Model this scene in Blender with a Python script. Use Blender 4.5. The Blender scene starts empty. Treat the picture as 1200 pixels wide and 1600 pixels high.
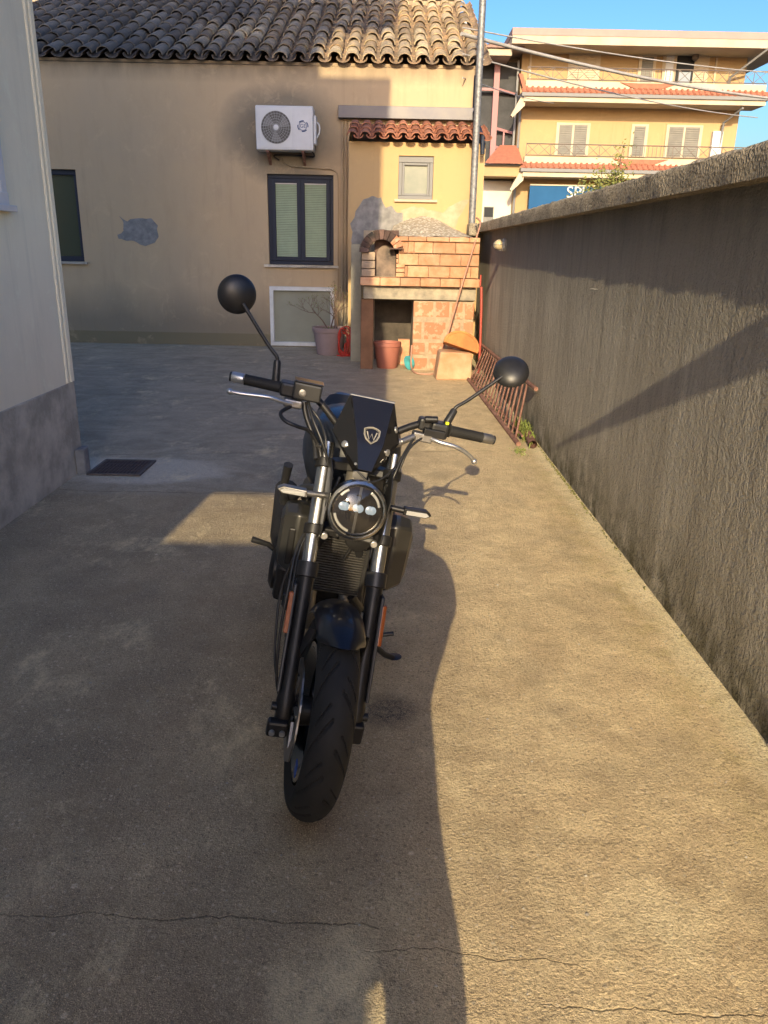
import bpy, math, random
from mathutils import Vector, Matrix, noise as mnoise
R = math.radians
random.seed(7)
S = bpy.context.scene
COL = S.collection

# ------------------------------------------------------------------ camera
cd = bpy.data.cameras.new('camera'); cam = bpy.data.objects.new('camera', cd); COL.objects.link(cam)
cd.sensor_fit = 'VERTICAL'; cd.sensor_height = 24.0; cd.lens = 18.0
cd.clip_start = 0.02; cd.clip_end = 3000
pitch, roll = R(18.9), 0.02
fw = Vector((0, math.cos(pitch), -math.sin(pitch)))
up = Vector((0, math.sin(pitch), math.cos(pitch))); rt = Vector((1, 0, 0))
rt2 = rt*math.cos(roll) + up*math.sin(roll); up2 = up*math.cos(roll) - rt*math.sin(roll)
m = Matrix((rt2, up2, -fw)).transposed().to_4x4(); m.translation = Vector((0, 0, 1.6))
cam.matrix_world = m
S.camera = cam
# ------------------------------------------------------------------ light
SX, SLOPE = 0.085, 0.383
EL = math.atan(SLOPE/math.sqrt(1+SX*SX))
w = bpy.data.worlds.new('World'); S.world = w; w.use_nodes = True
nt = w.node_tree; bg = nt.nodes['Background']
sk = nt.nodes.new('ShaderNodeTexSky'); sk.sky_type = 'NISHITA'; sk.sun_disc = False
sk.sun_elevation = EL; sk.sun_rotation = R(180) + math.atan(SX); sk.air_density = 1.5; sk.dust_density = 2.2; sk.ozone_density = 7.0; sk.altitude = 0
wb = nt.nodes.new('ShaderNodeMix'); wb.data_type = 'RGBA'; wb.blend_type = 'MULTIPLY'; wb.inputs[0].default_value = 1; wb.inputs[7].default_value = (1.08, .88, .80, 1)   # camera white balance
gm = nt.nodes.new('ShaderNodeGamma'); gm.inputs[1].default_value = 1.6; nt.links.new(sk.outputs[0], gm.inputs[0]); nt.links.new(gm.outputs[0], wb.inputs[6]); nt.links.new(wb.outputs[2], bg.inputs[0]); bg.inputs[1].default_value = 0.05
sd = bpy.data.lights.new('sun', 'SUN'); sd.energy = 2.9; sd.angle = R(0.3); sd.color = (1.0, 0.81, 0.50)
sun = bpy.data.objects.new('sun', sd); COL.objects.link(sun)
sun.rotation_euler = Vector((SX, 1, -SLOPE)).to_track_quat('-Z', 'Y').to_euler()
sun.location = (0, -20, 12)
S.view_settings.view_transform = 'Standard'; S.view_settings.look = 'None'
S.view_settings.gamma = 1; S.view_settings.use_curve_mapping = False
S.view_settings.exposure = 1.2

# ------------------------------------------------------------------ mesh helper
class MB:
    def __init__(s): s.v = []; s.f = []
    def add(s, vs, fs):
        o = len(s.v); s.v += [Vector(p) for p in vs]; s.f += [tuple(i+o for i in f) for f in fs]; return s
    def box(s, x0, y0, z0, x1, y1, z1, M=None):
        vs = [Vector(p) for p in ((x0,y0,z0),(x1,y0,z0),(x1,y1,z0),(x0,y1,z0),(x0,y0,z1),(x1,y0,z1),(x1,y1,z1),(x0,y1,z1))]
        if M: vs = [M @ p for p in vs]
        return s.add(vs, [(0,3,2,1),(4,5,6,7),(0,1,5,4),(1,2,6,5),(2,3,7,6),(3,0,4,7)])
    def prism(s, pts, d):                    # pts: 3d outline, d: extrusion vector
        n = len(pts); d = Vector(d); a = [Vector(p) for p in pts]
        s.add(a + [p + d for p in a], [tuple(range(n))[::-1], tuple(range(n, 2*n))] + [(i, (i+1) % n, (i+1) % n + n, i+n) for i in range(n)])
        return s
    def tube(s, pts, r, n=10, cap=True, rs=None):
        pts = [Vector(p) for p in pts]; k = len(pts); o = len(s.v); u = None
        for i, p in enumerate(pts):
            t = (pts[min(i+1, k-1)] - pts[max(i-1, 0)]).normalized()
            if u is None: u = t.orthogonal().normalized()
            else: u = (u - t*u.dot(t)).normalized()
            w_ = t.cross(u); rr = rs[i] if rs else r
            for j in range(n):
                a = 2*math.pi*j/n; s.v.append(p + (u*math.cos(a) + w_*math.sin(a))*rr)
        for i in range(k-1):
            for j in range(n):
                s.f.append((o+i*n+j, o+i*n+(j+1) % n, o+(i+1)*n+(j+1) % n, o+(i+1)*n+j))
        if cap: s.f.append(tuple(o+j for j in range(n))[::-1]); s.f.append(tuple(o+(k-1)*n+j for j in range(n)))
        return s
    def lathe(s, prof, c=(0,0,0), axis=(0,0,1), n=32, cap=True):     # prof: (r, h)
        ax = Vector(axis).normalized(); c = Vector(c)
        return s.tube_prof([(c + ax*h, r) for r, h in prof], ax, n, cap)
    def tube_prof(s, cr, ax, n, cap):
        o = len(s.v); u = Vector((1,0,0)) if abs(ax.x) < .7 else Vector((0,0,1)); u = (u - ax*u.dot(ax)).normalized(); w_ = ax.cross(u)
        for p, r in cr:
            for j in range(n):
                a = 2*math.pi*j/n; s.v.append(p + (u*math.cos(a)+w_*math.sin(a))*r)
        k = len(cr)
        for i in range(k-1):
            for j in range(n): s.f.append((o+i*n+j, o+i*n+(j+1) % n, o+(i+1)*n+(j+1) % n, o+(i+1)*n+j))
        if cap:
            s.f.append(tuple(o+j for j in range(n))[::-1]); s.f.append(tuple(o+(k-1)*n+j for j in range(n)))
        return s
    def loft(s, rings, cap=True):
        o = len(s.v); n = len(rings[0])
        for r_ in rings: s.v += [Vector(p) for p in r_]
        for i in range(len(rings)-1):
            for j in range(n): s.f.append((o+i*n+j, o+i*n+(j+1) % n, o+(i+1)*n+(j+1) % n, o+(i+1)*n+j))
        if cap:
            s.f.append(tuple(o+j for j in range(n))[::-1]); s.f.append(tuple(o+(len(rings)-1)*n+j for j in range(n)))
        return s
    def xf(s, M, start=0):
        for i in range(start, len(s.v)): s.v[i] = M @ s.v[i]
        return s
    def mesh(s, name, mat, smooth=None):
        me = bpy.data.meshes.new(name); me.from_pydata([tuple(v) for v in s.v], [], s.f)
        import bmesh
        bm = bmesh.new(); bm.from_mesh(me); bmesh.ops.recalc_face_normals(bm, faces=bm.faces); bm.to_mesh(me); bm.free()
        if mat: me.materials.append(mat)
        if smooth:
            me.shade_smooth()
            if smooth < 180: me.set_sharp_from_angle(angle=R(smooth))
        return me
    def build(s, name, mat, parent=None, smooth=None, bevel=0, kind=None, seg=2):
        o = bpy.data.objects.new(name, s.mesh(name, mat, smooth)); COL.objects.link(o)
        if parent: o.parent = parent
        if bevel:
            b = o.modifiers.new('bevel', 'BEVEL'); b.width = bevel; b.segments = seg; b.limit_method = 'ANGLE'; b.angle_limit = R(35); b.harden_normals = False
        if kind: o['kind'] = kind
        return o

def link(name, me, parent, loc=(0,0,0), rot=None, scale=None):
    o = bpy.data.objects.new(name, me); COL.objects.link(o); o.parent = parent; o.location = loc
    if rot: o.rotation_euler = rot
    if scale: o.scale = scale
    return o
def thing(name, label, cat, loc=(0,0,0), group=None, rot=None):
    o = bpy.data.objects.new(name, None); COL.objects.link(o); o.location = loc; o.empty_display_size = .1
    if rot: o.rotation_euler = rot
    o['label'] = label; o['category'] = cat
    if group: o['group'] = group
    return o
def tag(o, label, cat, group=None):
    o['label'] = label; o['category'] = cat
    if group: o['group'] = group
    return o
def text(name, body, size, depth, mat, parent, M):
    c = bpy.data.curves.new(name, 'FONT'); c.body = body; c.size = size; c.extrude = depth; c.align_x = 'CENTER'; c.align_y = 'CENTER'
    t = bpy.data.objects.new(name+'_tmp', c); COL.objects.link(t)
    me = bpy.data.meshes.new_from_object(t.evaluated_get(bpy.context.evaluated_depsgraph_get()))
    bpy.data.objects.remove(t); me.materials.clear(); me.materials.append(mat); me.name = name
    me.transform(M)
    o = bpy.data.objects.new(name, me); COL.objects.link(o); o.parent = parent; return o

# ------------------------------------------------------------------ materials
class NT:
    def __init__(s, name):
        s.m = bpy.data.materials.new(name); s.m.use_nodes = True; s.t = s.m.node_tree
        s.b = s.t.nodes['Principled BSDF']; s.tc = s.t.nodes.new('ShaderNodeTexCoord'); s.co = s.tc.outputs['Object']
    def set(s, k, v):
        i = s.b.inputs[k]
        if isinstance(v, bpy.types.NodeSocket): s.t.links.new(v, i)
        else: i.default_value = v
    def n(s, t, **kw):
        n = s.t.nodes.new(t)
        for k, v in kw.items(): setattr(n, k, v)
        return n
    def plug(s, node, key, v):
        i = node.inputs[key]
        if isinstance(v, bpy.types.NodeSocket): s.t.links.new(v, i)
        else: i.default_value = v
    def noise(s, sc, det=4, rough=.55, vec=None, dist=0):
        n = s.n('ShaderNodeTexNoise'); s.plug(n, 'Vector', vec or s.co); n.inputs['Scale'].default_value = sc
        n.inputs['Detail'].default_value = det; n.inputs['Roughness'].default_value = rough; n.inputs['Distortion'].default_value = dist
        return n.outputs[0]
    def vor(s, sc, vec=None, feat='F1', out=0, rnd=1):
        n = s.n('ShaderNodeTexVoronoi', feature=feat); s.plug(n, 'Vector', vec or s.co); n.inputs['Scale'].default_value = sc; n.inputs['Randomness'].default_value = rnd
        return n.outputs[out]
    def map(s, scale=(1,1,1), loc=(0,0,0), rot=(0,0,0), vec=None):
        n = s.n('ShaderNodeMapping'); s.plug(n, 'Vector', vec or s.co); n.inputs['Scale'].default_value = scale; n.inputs['Location'].default_value = loc; n.inputs['Rotation'].default_value = rot
        return n.outputs[0]
    def ramp(s, fac, a, b, lo=0., hi=1.):
        n = s.n('ShaderNodeMapRange'); n.clamp = True; s.plug(n, 0, fac); n.inputs[1].default_value = a; n.inputs[2].default_value = b
        n.inputs[3].default_value = lo; n.inputs[4].default_value = hi; return n.outputs[0]
    def mix(s, fac, a, b, mode='MIX'):
        n = s.n('ShaderNodeMix', data_type='RGBA', blend_type=mode)
        s.plug(n, 0, fac)
        for i, c in ((6, a), (7, b)):
            if isinstance(c, bpy.types.NodeSocket): s.t.links.new(c, n.inputs[i])
            else: n.inputs[i].default_value = (*c[:3], 1)
        return n.outputs[2]
    def math(s, op, a, b=0., c=0.):
        n = s.n('ShaderNodeMath', operation=op); s.plug(n, 0, a); s.plug(n, 1, b)
        if op == 'MULTIPLY_ADD': s.plug(n, 2, c)
        return n.outputs[0]
    def xyz(s, vec=None):
        n = s.n('ShaderNodeSeparateXYZ'); s.plug(n, 0, vec or s.co); return n.outputs
    def bump(s, h, strength=.5, dist=.01, normal=None):
        n = s.n('ShaderNodeBump'); s.plug(n, 'Height', h); n.inputs['Strength'].default_value = strength; n.inputs['Distance'].default_value = dist
        if normal: s.plug(n, 'Normal', normal)
        return n.outputs[0]
    def near(s, c, a, b):            # 1 near point c, radii a (full) .. b (zero)
        n = s.n('ShaderNodeVectorMath', operation='DISTANCE'); s.plug(n, 0, s.co); n.inputs[1].default_value = c
        return s.ramp(n.outputs['Value'], a, b, 1, 0)

def mat(name, c, c2=None, rough=.6, metal=0., sc=6, bump=0., bsc=60, bd=.004, coat=0., rnd=0., spec=.5, lo=.35, hi=.65):
    N = NT(name); N.set('Roughness', rough); N.set('Metallic', metal); N.set('Coat Weight', coat); N.set('Specular IOR Level', spec)
    col = None
    if c2: col = N.mix(N.ramp(N.noise(sc, 6, .62), lo, hi), c, c2)
    if rnd:
        oi = N.n('ShaderNodeObjectInfo'); base = col or N.mix(0., c, c)
        k = N.ramp(oi.outputs['Random'], 0, 1, 1-rnd, 1+rnd)
        h = N.n('ShaderNodeHueSaturation'); N.plug(h, 'Color', base); N.plug(h, 'Value', k); col = h.outputs[0]
    if col: N.set('Base Color', col)
    else: N.set('Base Color', (*c, 1))
    if bump: N.set('Normal', N.bump(N.noise(bsc, 5, .6), bump, bd))
    return N.m

def ground_mat():
    N = NT('courtyard_concrete'); X, Yy, Z = N.xyz()
    big = N.noise(.9, 5, .6, dist=.3); mid = N.noise(5, 6, .65); fine = N.noise(210, 3, .7); fine2 = N.noise(95, 4, .7)
    spk = N.vor(62); spkc = N.vor(62, out=1)
    c = N.mix(N.ramp(big, .35, .65), (.40, .33, .235), (.50, .41, .28))
    c = N.mix(N.ramp(mid, .4, .68), c, (.58, .50, .35))
    c = N.mix(N.ramp(N.noise(2.3, 5, .6, vec=N.map((1, .7, 1), (4, 9, 0))), .56, .68, 0, .6), c, (.29, .25, .19))
    c = N.mix(N.ramp(N.noise(1.6, 6, .7, vec=N.map(loc=(11, 3, 0))), .60, .72, 0, .5), c, (.66, .58, .42))
    # shade painted as darker grey on the left, the strip by the wall is yellower and mossy
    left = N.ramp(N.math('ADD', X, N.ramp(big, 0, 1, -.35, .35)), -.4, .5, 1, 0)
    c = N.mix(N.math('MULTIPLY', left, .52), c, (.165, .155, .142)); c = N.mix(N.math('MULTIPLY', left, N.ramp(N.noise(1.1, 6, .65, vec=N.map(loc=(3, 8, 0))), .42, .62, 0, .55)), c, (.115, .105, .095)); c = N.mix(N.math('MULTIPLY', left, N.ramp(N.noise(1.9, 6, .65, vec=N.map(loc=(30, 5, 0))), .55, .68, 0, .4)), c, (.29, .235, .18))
    moss = N.math('MULTIPLY', N.ramp(X, 1.0, 1.33), N.ramp(N.noise(7, 5, .7), .42, .6))
    c = N.mix(N.math('MULTIPLY', moss, .6), c, (.20, .19, .045))
    edge = N.math('MULTIPLY', N.ramp(N.math('ADD', X, N.ramp(N.noise(6, 4, .6), 0, 1, -.1, .1)), 1.2, 1.30), N.ramp(N.noise(18, 5, .7), .30, .5, .3, 1))
    c = N.mix(N.math('MULTIPLY', edge, .8), c, (.66, .62, .48))
    # far slab: smoother, bluish cement with brushed sweeps
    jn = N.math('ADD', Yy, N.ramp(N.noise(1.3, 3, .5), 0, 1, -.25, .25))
    far = N.math('MULTIPLY', N.ramp(jn, 4.92, 5.02), N.ramp(X, -.6, .3, 1, .12))  # slab tone fades out on the right, painting in the sunlit side
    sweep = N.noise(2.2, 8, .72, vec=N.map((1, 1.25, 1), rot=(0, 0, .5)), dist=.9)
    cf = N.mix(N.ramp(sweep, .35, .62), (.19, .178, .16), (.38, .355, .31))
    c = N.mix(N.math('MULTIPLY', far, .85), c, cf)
    # cement patch round the drain
    dv = N.n('ShaderNodeVectorMath', operation='DISTANCE'); N.plug(dv, 0, N.map((.62, 1.25, 1), (1.16, -6.9, 0))); dv.inputs[1].default_value = (0, 0, 0)
    dp = N.ramp(N.math('ADD', dv.outputs['Value'], N.ramp(N.noise(4, 5, .6), 0, 1, -.16, .16)), .38, .50, 1, 0)
    c = N.mix(N.math('MULTIPLY', dp, .85), c, (.50, .485, .455))
    # dark aggregate specks and pits
    n1 = N.n('ShaderNodeSeparateColor'); N.plug(n1, 0, spkc)
    dark = N.math('MULTIPLY', N.ramp(spk, .25, .42, 1, 0), N.ramp(n1.outputs[0], .70, .74))
    lite = N.math('MULTIPLY', N.ramp(spk, .22, .4, 1, 0), N.ramp(n1.outputs[1], .82, .86))
    rr = N.math('SUBTRACT', 1., N.math('MULTIPLY', far, .8))
    c = N.mix(N.math('MULTIPLY', N.math('MULTIPLY', dark, .45), rr), c, (.07, .062, .055))
    c = N.mix(N.math('MULTIPLY', N.math('MULTIPLY', lite, .45), rr), c, (.62, .58, .5))
    bits = N.vor(9); bc = N.n('ShaderNodeSeparateColor'); N.plug(bc, 0, N.vor(9, out=1))
    bm_ = N.math('MULTIPLY', N.ramp(bits, .06, .10, 1, 0), N.ramp(bc.outputs[0], .80, .82))
    c = N.mix(N.math('MULTIPLY', bm_, .7), c, (.66, .62, .54))
    # oil stain and rust stain
    oil = N.near((.03, 2.42, 0), .05, .14); c = N.mix(N.math('MULTIPLY', oil, N.ramp(N.noise(30, 5, .7), .3, .55, .35, .95)), c, (.035, .035, .045))
    c = N.mix(N.math('MULTIPLY', N.near((-.2, 1.84, 0), .02, .13), .65), c, (.10, .05, .022))
    c = N.mix(N.math('MULTIPLY', N.near((.75, 2.08, 0), .02, .13), .35), c, (.12, .10, .09))
    # bottom stain with pinkish tone and pale patch
    c = N.mix(N.math('MULTIPLY', N.near((-.42, 1.2, 0), .02, .32), .35), c, (.33, .24, .17))
    c = N.mix(N.math('MULTIPLY', N.math('MULTIPLY', N.near((.70, 1.5, 0), .02, .22), N.ramp(mid, .38, .6)), .65), c, (.62, .57, .42))
    # cracks: wavy lines across
    def crack(y0, x0, x1, wdt, ph, slope=0.):
        wv = N.noise(2.2, 6, .62, vec=N.map((1, 0, 0), (ph, 0, 0)))
        wv2 = N.noise(26, 3, .6, vec=N.map((1, 0, 0), (ph, 0, 0)))
        yy = N.math('ADD', N.math('MULTIPLY_ADD', wv, .16, y0-.08), N.math('MULTIPLY', wv2, .018))
        if slope: yy = N.math('ADD', yy, N.math('MULTIPLY', X, slope))
        d = N.math('ABSOLUTE', N.math('SUBTRACT', Yy, yy))
        k = N.ramp(d, wdt*.4, wdt, 1, 0)
        k = N.math('MULTIPLY', k, N.ramp(X, x0-.08, x0, 0, 1)); return N.math('MULTIPLY', k, N.ramp(X, x1, x1+.08, 1, 0))
    ck = N.math('MAXIMUM', crack(1.47, -2.3, -.05, .0035, 2, -.02), crack(1.395, .05, .42, .0025, 5, -.05))
    ck = N.math('MAXIMUM', ck, crack(1.27, .45, 1.5, .003, 9, -.02)); ck = N.math('MAXIMUM', ck, crack(4.98, -2.2, .1, .010, 13))
    ck = N.math('MAXIMUM', ck, crack(6.2, -2.2, .9, .010, 21, .12)); ck = N.math('MAXIMUM', ck, crack(7.6, -1.2, .2, .010, 31, -.2))
    c = N.mix(N.math('MULTIPLY', ck, N.ramp(N.noise(9, 4, .7), .35, .6, .15, .65)), c, (.06, .052, .045))
    gr = N.noise(330, 2, .7); gr2 = N.noise(140, 3, .75)
    c = N.mix(N.ramp(gr2, .50, .62, 0, .60), c, (.17, .135, .09)); c = N.mix(N.ramp(gr, .53, .66, 0, .60), c, (.80, .68, .48)); c = N.mix(N.ramp(N.noise(4.2, 8, .78, vec=N.map(loc=(7, 1, 3)), dist=.5), .50, .66, 0, .42), c, (.235, .19, .13))
    c = N.mix(N.ramp(N.noise(3.1, 9, .8, vec=N.map((1, .6, 1), (17, 4, 3))), .56, .68, 0, .55), c, (.74, .66, .47))
    c = N.mix(1., c, (1.36, 1.27, 1.08), 'MULTIPLY')
    N.set('Base Color', c)
    N.set('Roughness', N.ramp(left, 0, 1, .9, .72)); N.set('Specular IOR Level', .35)
    h = N.math('ADD', N.math('MULTIPLY', fine, .5), N.math('MULTIPLY', fine2, 1.1))
    h = N.math('ADD', h, N.math('MULTIPLY', N.ramp(spk, 0, .5, .5, 0), .35)); h = N.math('MULTIPLY', h, N.math('SUBTRACT', 1., N.math('MULTIPLY', far, .6)))
    h = N.math('ADD', h, N.math('MULTIPLY', N.noise(9, 5, .6), 1.6))
    h = N.math('ADD', h, N.math('MULTIPLY', gr2, .8)); h = N.math('SUBTRACT', h, N.math('MULTIPLY', ck, 2.))
    N.set('Normal', N.bump(h, 1., .0085))
    return N.m

def wall_mat():      # sprayed pebble render with vertical streaks
    N = NT('sprayed_render'); X, Yy, Z = N.xyz()
    st = N.noise(1.0, 7, .7, vec=N.map((1, 2.6, .45)), dist=.4); st2 = N.noise(1.0, 6, .75, vec=N.map((1, 11, 1.3), (0, 5, 3)))
    c = N.mix(N.ramp(st, .35, .62), (.68, .62, .51), (.94, .88, .74))
    c = N.mix(N.ramp(st2, .48, .72, 0, .32), c, (.17, .145, .11))
    c = N.mix(N.math('MULTIPLY', N.ramp(Z, 0, .45, 1, 0), N.ramp(N.noise(5, 5, .7), .35, .6)), c, (.17, .155, .09))
    c = N.mix(N.math('MULTIPLY', N.ramp(Z, 1.15, 1.85), N.ramp(st, .3, .6, .1, .65)), c, (.15, .135, .11))
    c = N.mix(N.math('MULTIPLY', N.ramp(N.noise(2.2, 6, .7), .52, .68), .35), c, (.68, .62, .48))
    N.set('Base Color', c); N.set('Roughness', .95); N.set('Specular IOR Level', .2)
    v = N.vor(80, feat='SMOOTH_F1'); v2 = N.noise(60, 4, .7); v3 = N.noise(16, 4, .6, vec=N.map((1, 1.4, .7)))
    h = N.math('ADD', N.math('MULTIPLY', v, -1.), N.math('MULTIPLY', v2, 1.6)); h = N.math('ADD', h, N.math('MULTIPLY', v3, 3.0))
    N.set('Normal', N.bump(h, 1.0, .07)); return N.m
def coping_mat():
    N = NT('rough_coping'); c = N.mix(N.ramp(N.noise(3, 6, .7), .35, .65), (.30, .26, .195), (.58, .49, .36))
    c = N.mix(N.ramp(N.noise(60, 4, .7), .5, .62, 0, .7), c, (.06, .055, .045))
    c = N.mix(N.ramp(N.noise(11, 4, .7), .6, .7, 0, .5), c, (.42, .38, .27))
    N.set('Base Color', c); N.set('Roughness', .95); N.set('Specular IOR Level', .2)
    N.set('Normal', N.bump(N.math('ADD', N.vor(70), N.noise(45, 5, .7)), 1., .016)); return N.m
def facade_mat(name, base, base2, ac=False, damp=.75):
    N = NT(name); X, Yy, Z = N.xyz()
    c = N.mix(N.ramp(N.noise(.8, 5, .6), .35, .65), base, base2)
    c = N.mix(N.ramp(N.noise(3.5, 6, .65, vec=N.map((1, 1, .5))), .5, .75, 0, .25), c, tuple(x*.72 for x in base))
    if damp:
        zz = N.math('ADD', Z, N.ramp(N.noise(1.2, 6, .6, vec=N.map((1, 1, .2))), 0, 1, -.35, .35))
        c = N.mix(N.ramp(zz, damp*.5, damp*1.3, .62, 0), c, (.15, .135, .105))
        c = N.mix(N.math('MULTIPLY', N.ramp(Z, .20, .215, 1, 0), .45), c, (.15, .125, .05))
    if ac:   # grey grime round the outdoor unit, darker under the eave and low at the corner
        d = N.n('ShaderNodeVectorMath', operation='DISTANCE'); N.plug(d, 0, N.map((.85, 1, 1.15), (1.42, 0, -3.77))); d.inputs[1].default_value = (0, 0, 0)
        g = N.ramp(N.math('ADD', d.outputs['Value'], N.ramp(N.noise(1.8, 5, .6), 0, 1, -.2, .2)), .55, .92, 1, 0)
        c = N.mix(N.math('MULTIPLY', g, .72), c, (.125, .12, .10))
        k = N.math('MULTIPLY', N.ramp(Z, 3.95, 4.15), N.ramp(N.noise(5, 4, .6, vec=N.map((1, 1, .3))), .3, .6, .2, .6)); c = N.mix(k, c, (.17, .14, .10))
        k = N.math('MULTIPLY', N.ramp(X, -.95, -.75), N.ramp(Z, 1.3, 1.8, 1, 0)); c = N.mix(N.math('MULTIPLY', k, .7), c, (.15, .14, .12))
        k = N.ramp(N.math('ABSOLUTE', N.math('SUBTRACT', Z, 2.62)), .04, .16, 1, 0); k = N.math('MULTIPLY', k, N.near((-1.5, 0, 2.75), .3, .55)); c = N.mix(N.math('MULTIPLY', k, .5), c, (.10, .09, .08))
    dr = N.noise(1., 6, .7, vec=N.map((9, 9, .6), (2, 0, 5))); c = N.mix(N.math('MULTIPLY', N.ramp(dr, .52, .75, 0, .30), N.ramp(N.noise(.7, 4, .6, vec=N.map(loc=(9, 9, 9))), .4, .6)), c, tuple(x*.45 for x in base))
    c = N.mix(N.ramp(N.noise(2.6, 8, .75, vec=N.map(loc=(1, 9, 4)), dist=.6), .56, .64, 0, .22), c, tuple(min(1, x*1.25) for x in base))
    N.set('Base Color', c); N.set('Roughness', .9); N.set('Specular IOR Level', .25)
    N.set('Normal', N.bump(N.math('ADD', N.noise(70, 4, .6), N.math('MULTIPLY', N.noise(4, 4, .5), 3.)), .35, .006)); return N.m
def tile_mat(name, cols, dark, rnd=.22, amt=.55):
    N = NT(name); oi = N.n('ShaderNodeObjectInfo'); r_ = oi.outputs['Random']
    g = N.n('ShaderNodeNewGeometry'); pos = g.outputs['Position']
    c = N.mix(N.ramp(r_, .2, .9), cols[0], cols[1])
    c = N.mix(N.ramp(N.noise(9, 6, .7, vec=pos), .48, .66), c, cols[2])
    c = N.mix(N.ramp(N.noise(14, 5, .7, vec=N.map(loc=(5, 2, 8), vec=pos)), .60-.25*amt, .68, 0, .9), c, dark)
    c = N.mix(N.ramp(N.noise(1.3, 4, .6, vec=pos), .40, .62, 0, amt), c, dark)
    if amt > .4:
        px_ = N.xyz(pos)[0]; k = N.math('ADD', px_, N.ramp(N.noise(.9, 5, .7, vec=pos), .2, .8, -3.0, 3.0)); c = N.mix(N.ramp(k, -3.4, .6, .88, 0), c, tuple(q*.85 for q in dark))  # left tiles darkened in colour to stand in for the roof's shade
    h = N.n('ShaderNodeHueSaturation'); N.plug(h, 'Color', c); N.plug(h, 'Value', N.ramp(r_, 0, 1, 1-rnd*1.5, 1+rnd*1.5))
    N.set('Base Color', h.outputs[0]); N.set('Roughness', .92); N.set('Specular IOR Level', .2)
    N.set('Normal', N.bump(N.noise(55, 5, .7, vec=pos), .6, .008)); return N.m
def glass_mat(name, c, rough=.08, spec=.5):
    N = NT(name); N.set('Base Color', (*c, 1)); N.set('Roughness', rough); N.set('Specular IOR Level', spec); N.set('Coat Weight', .15); N.set('Coat Roughness', .03); return N.m

M_ground = ground_mat(); M_wall = wall_mat(); M_cop = coping_mat()
M_fac = facade_mat('ochre_facade', (.52, .385, .235), (.48, .365, .235), True)
M_annex = facade_mat('yellow_render', (.49, .335, .165), (.47, .33, .17), False, 0)
M_cream = facade_mat('cream_render', (.90, .80, .60), (.82, .73, .55), False, 0)
M_plinth = mat('grey_plinth', (.37, .33, .265), (.60, .54, .44), .9, sc=4, bump=.9, bsc=45, bd=.014, lo=.40, hi=.62)
M_cement = mat('grey_cement', (.17, .165, .16), (.28, .27, .255), .9, sc=9, bump=.5, bsc=80)
M_asphalt = mat('street_asphalt', (.06, .06, .06), (.10, .095, .09), .95, sc=2, bump=.4, bsc=40)
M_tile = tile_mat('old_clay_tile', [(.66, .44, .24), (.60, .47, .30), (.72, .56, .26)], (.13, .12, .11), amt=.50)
M_tile_r = tile_mat('red_clay_tile', [(.38, .15, .09), (.42, .19, .12), (.32, .135, .085)], (.20, .10, .07), .12, .3)
M_chan = tile_mat('clay_channel', [(.46, .30, .18), (.42, .31, .21), (.50, .38, .2)], (.11, .10, .09), 0)
M_fl = mat('dark_flashing', (.09, .09, .11), (.12, .115, .12), .45, .4, sc=3)
M_navy = mat('navy_frame', (.018, .024, .042), None, .55, spec=.3)
M_black = mat('black_plastic', (.012, .012, .013), (.02, .02, .021), .42, sc=30, bump=.1, bsc=300, bd=.0006)
M_blackg = mat('black_gloss', (.006, .006, .007), None, .13, coat=.6)
M_rubber = mat('rubber', (.012, .012, .012), (.020, .0195, .019), .7, spec=.3, sc=12, bump=.25, bsc=220, bd=.0008)
M_paint = mat('dark_blue_paint', (.007, .009, .015), None, .4, .15, coat=.4)
M_chrome = mat('brushed_steel', (.55, .54, .52), (.42, .41, .39), .26, 1., sc=14)
M_silver = mat('silver_paint', (.62, .62, .62), (.5, .5, .5), .32, .85, sc=20)
M_alu = mat('cast_aluminium', (.30, .29, .28), (.22, .21, .2), .45, .9, sc=14, bump=.2, bsc=90)
M_dkmet = mat('dark_metal', (.012, .012, .013), (.022, .021, .021), .45, .4, sc=18, bump=.1, bsc=120, bd=.001)
M_amber = glass_mat('amber_reflector', (.30, .075, .012), .3)
M_lensw = glass_mat('clear_lens', (.34, .34, .33), .2)
M_led = glass_mat('led_lens', (.20, .27, .38), .2)
M_white = mat('white_plastic', (.60, .61, .63), (.54, .55, .57), .45, sc=4)
M_whitew = mat('white_frame', (.74, .74, .72), (.62, .61, .58), .5, sc=5)
M_glass = glass_mat('green_glass', (.20, .23, .155), .12)
M_blind = mat('blind_slat', (.42, .50, .33), (.36, .43, .29), .5, sc=7)
M_frost = mat('frosted_pane', (.235, .24, .19), (.30, .30, .23), .35, sc=1.5, spec=.5)
M_brick = mat('orange_block', (.44, .20, .10), (.54, .33, .20), .92, sc=8, bump=.7, bsc=45, rnd=.2)
M_terra = mat('terracotta_block', (.46, .20, .11), (.46, .33, .22), .92, sc=11, bump=.9, bsc=35, rnd=.12, lo=.50, hi=.57)
M_soot = mat('sooty_brick', (.022, .02, .02), (.17, .10, .08), .95, sc=5, bump=.5, bsc=60, rnd=.5)
M_mort = mat('mortar', (.32, .25, .17), (.44, .35, .24), .95, sc=14, bump=.8, bsc=70, bd=.008)
M_dark2 = mat('dark_lining', (.05, .042, .035), (.12, .10, .08), .95, sc=3)
M_wood = mat('brown_post', (.17, .085, .045), (.25, .13, .07), .85, sc=5, bump=.5, bsc=40)
M_rust = mat('rusty_steel', (.17, .075, .055), (.34, .19, .145), .85, .2, sc=14, bump=.4, bsc=120)
M_galv = mat('galvanised_steel', (.17, .17, .175), (.33, .33, .33), .6, .6, sc=26, bump=.2, bsc=60)
M_pink = mat('pink_steel', (.33, .16, .16), None, .6)
M_leaf = mat('leaf', (.08, .12, .025), (.14, .15, .04), .6, sc=9, lo=.4, hi=.6)
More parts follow.
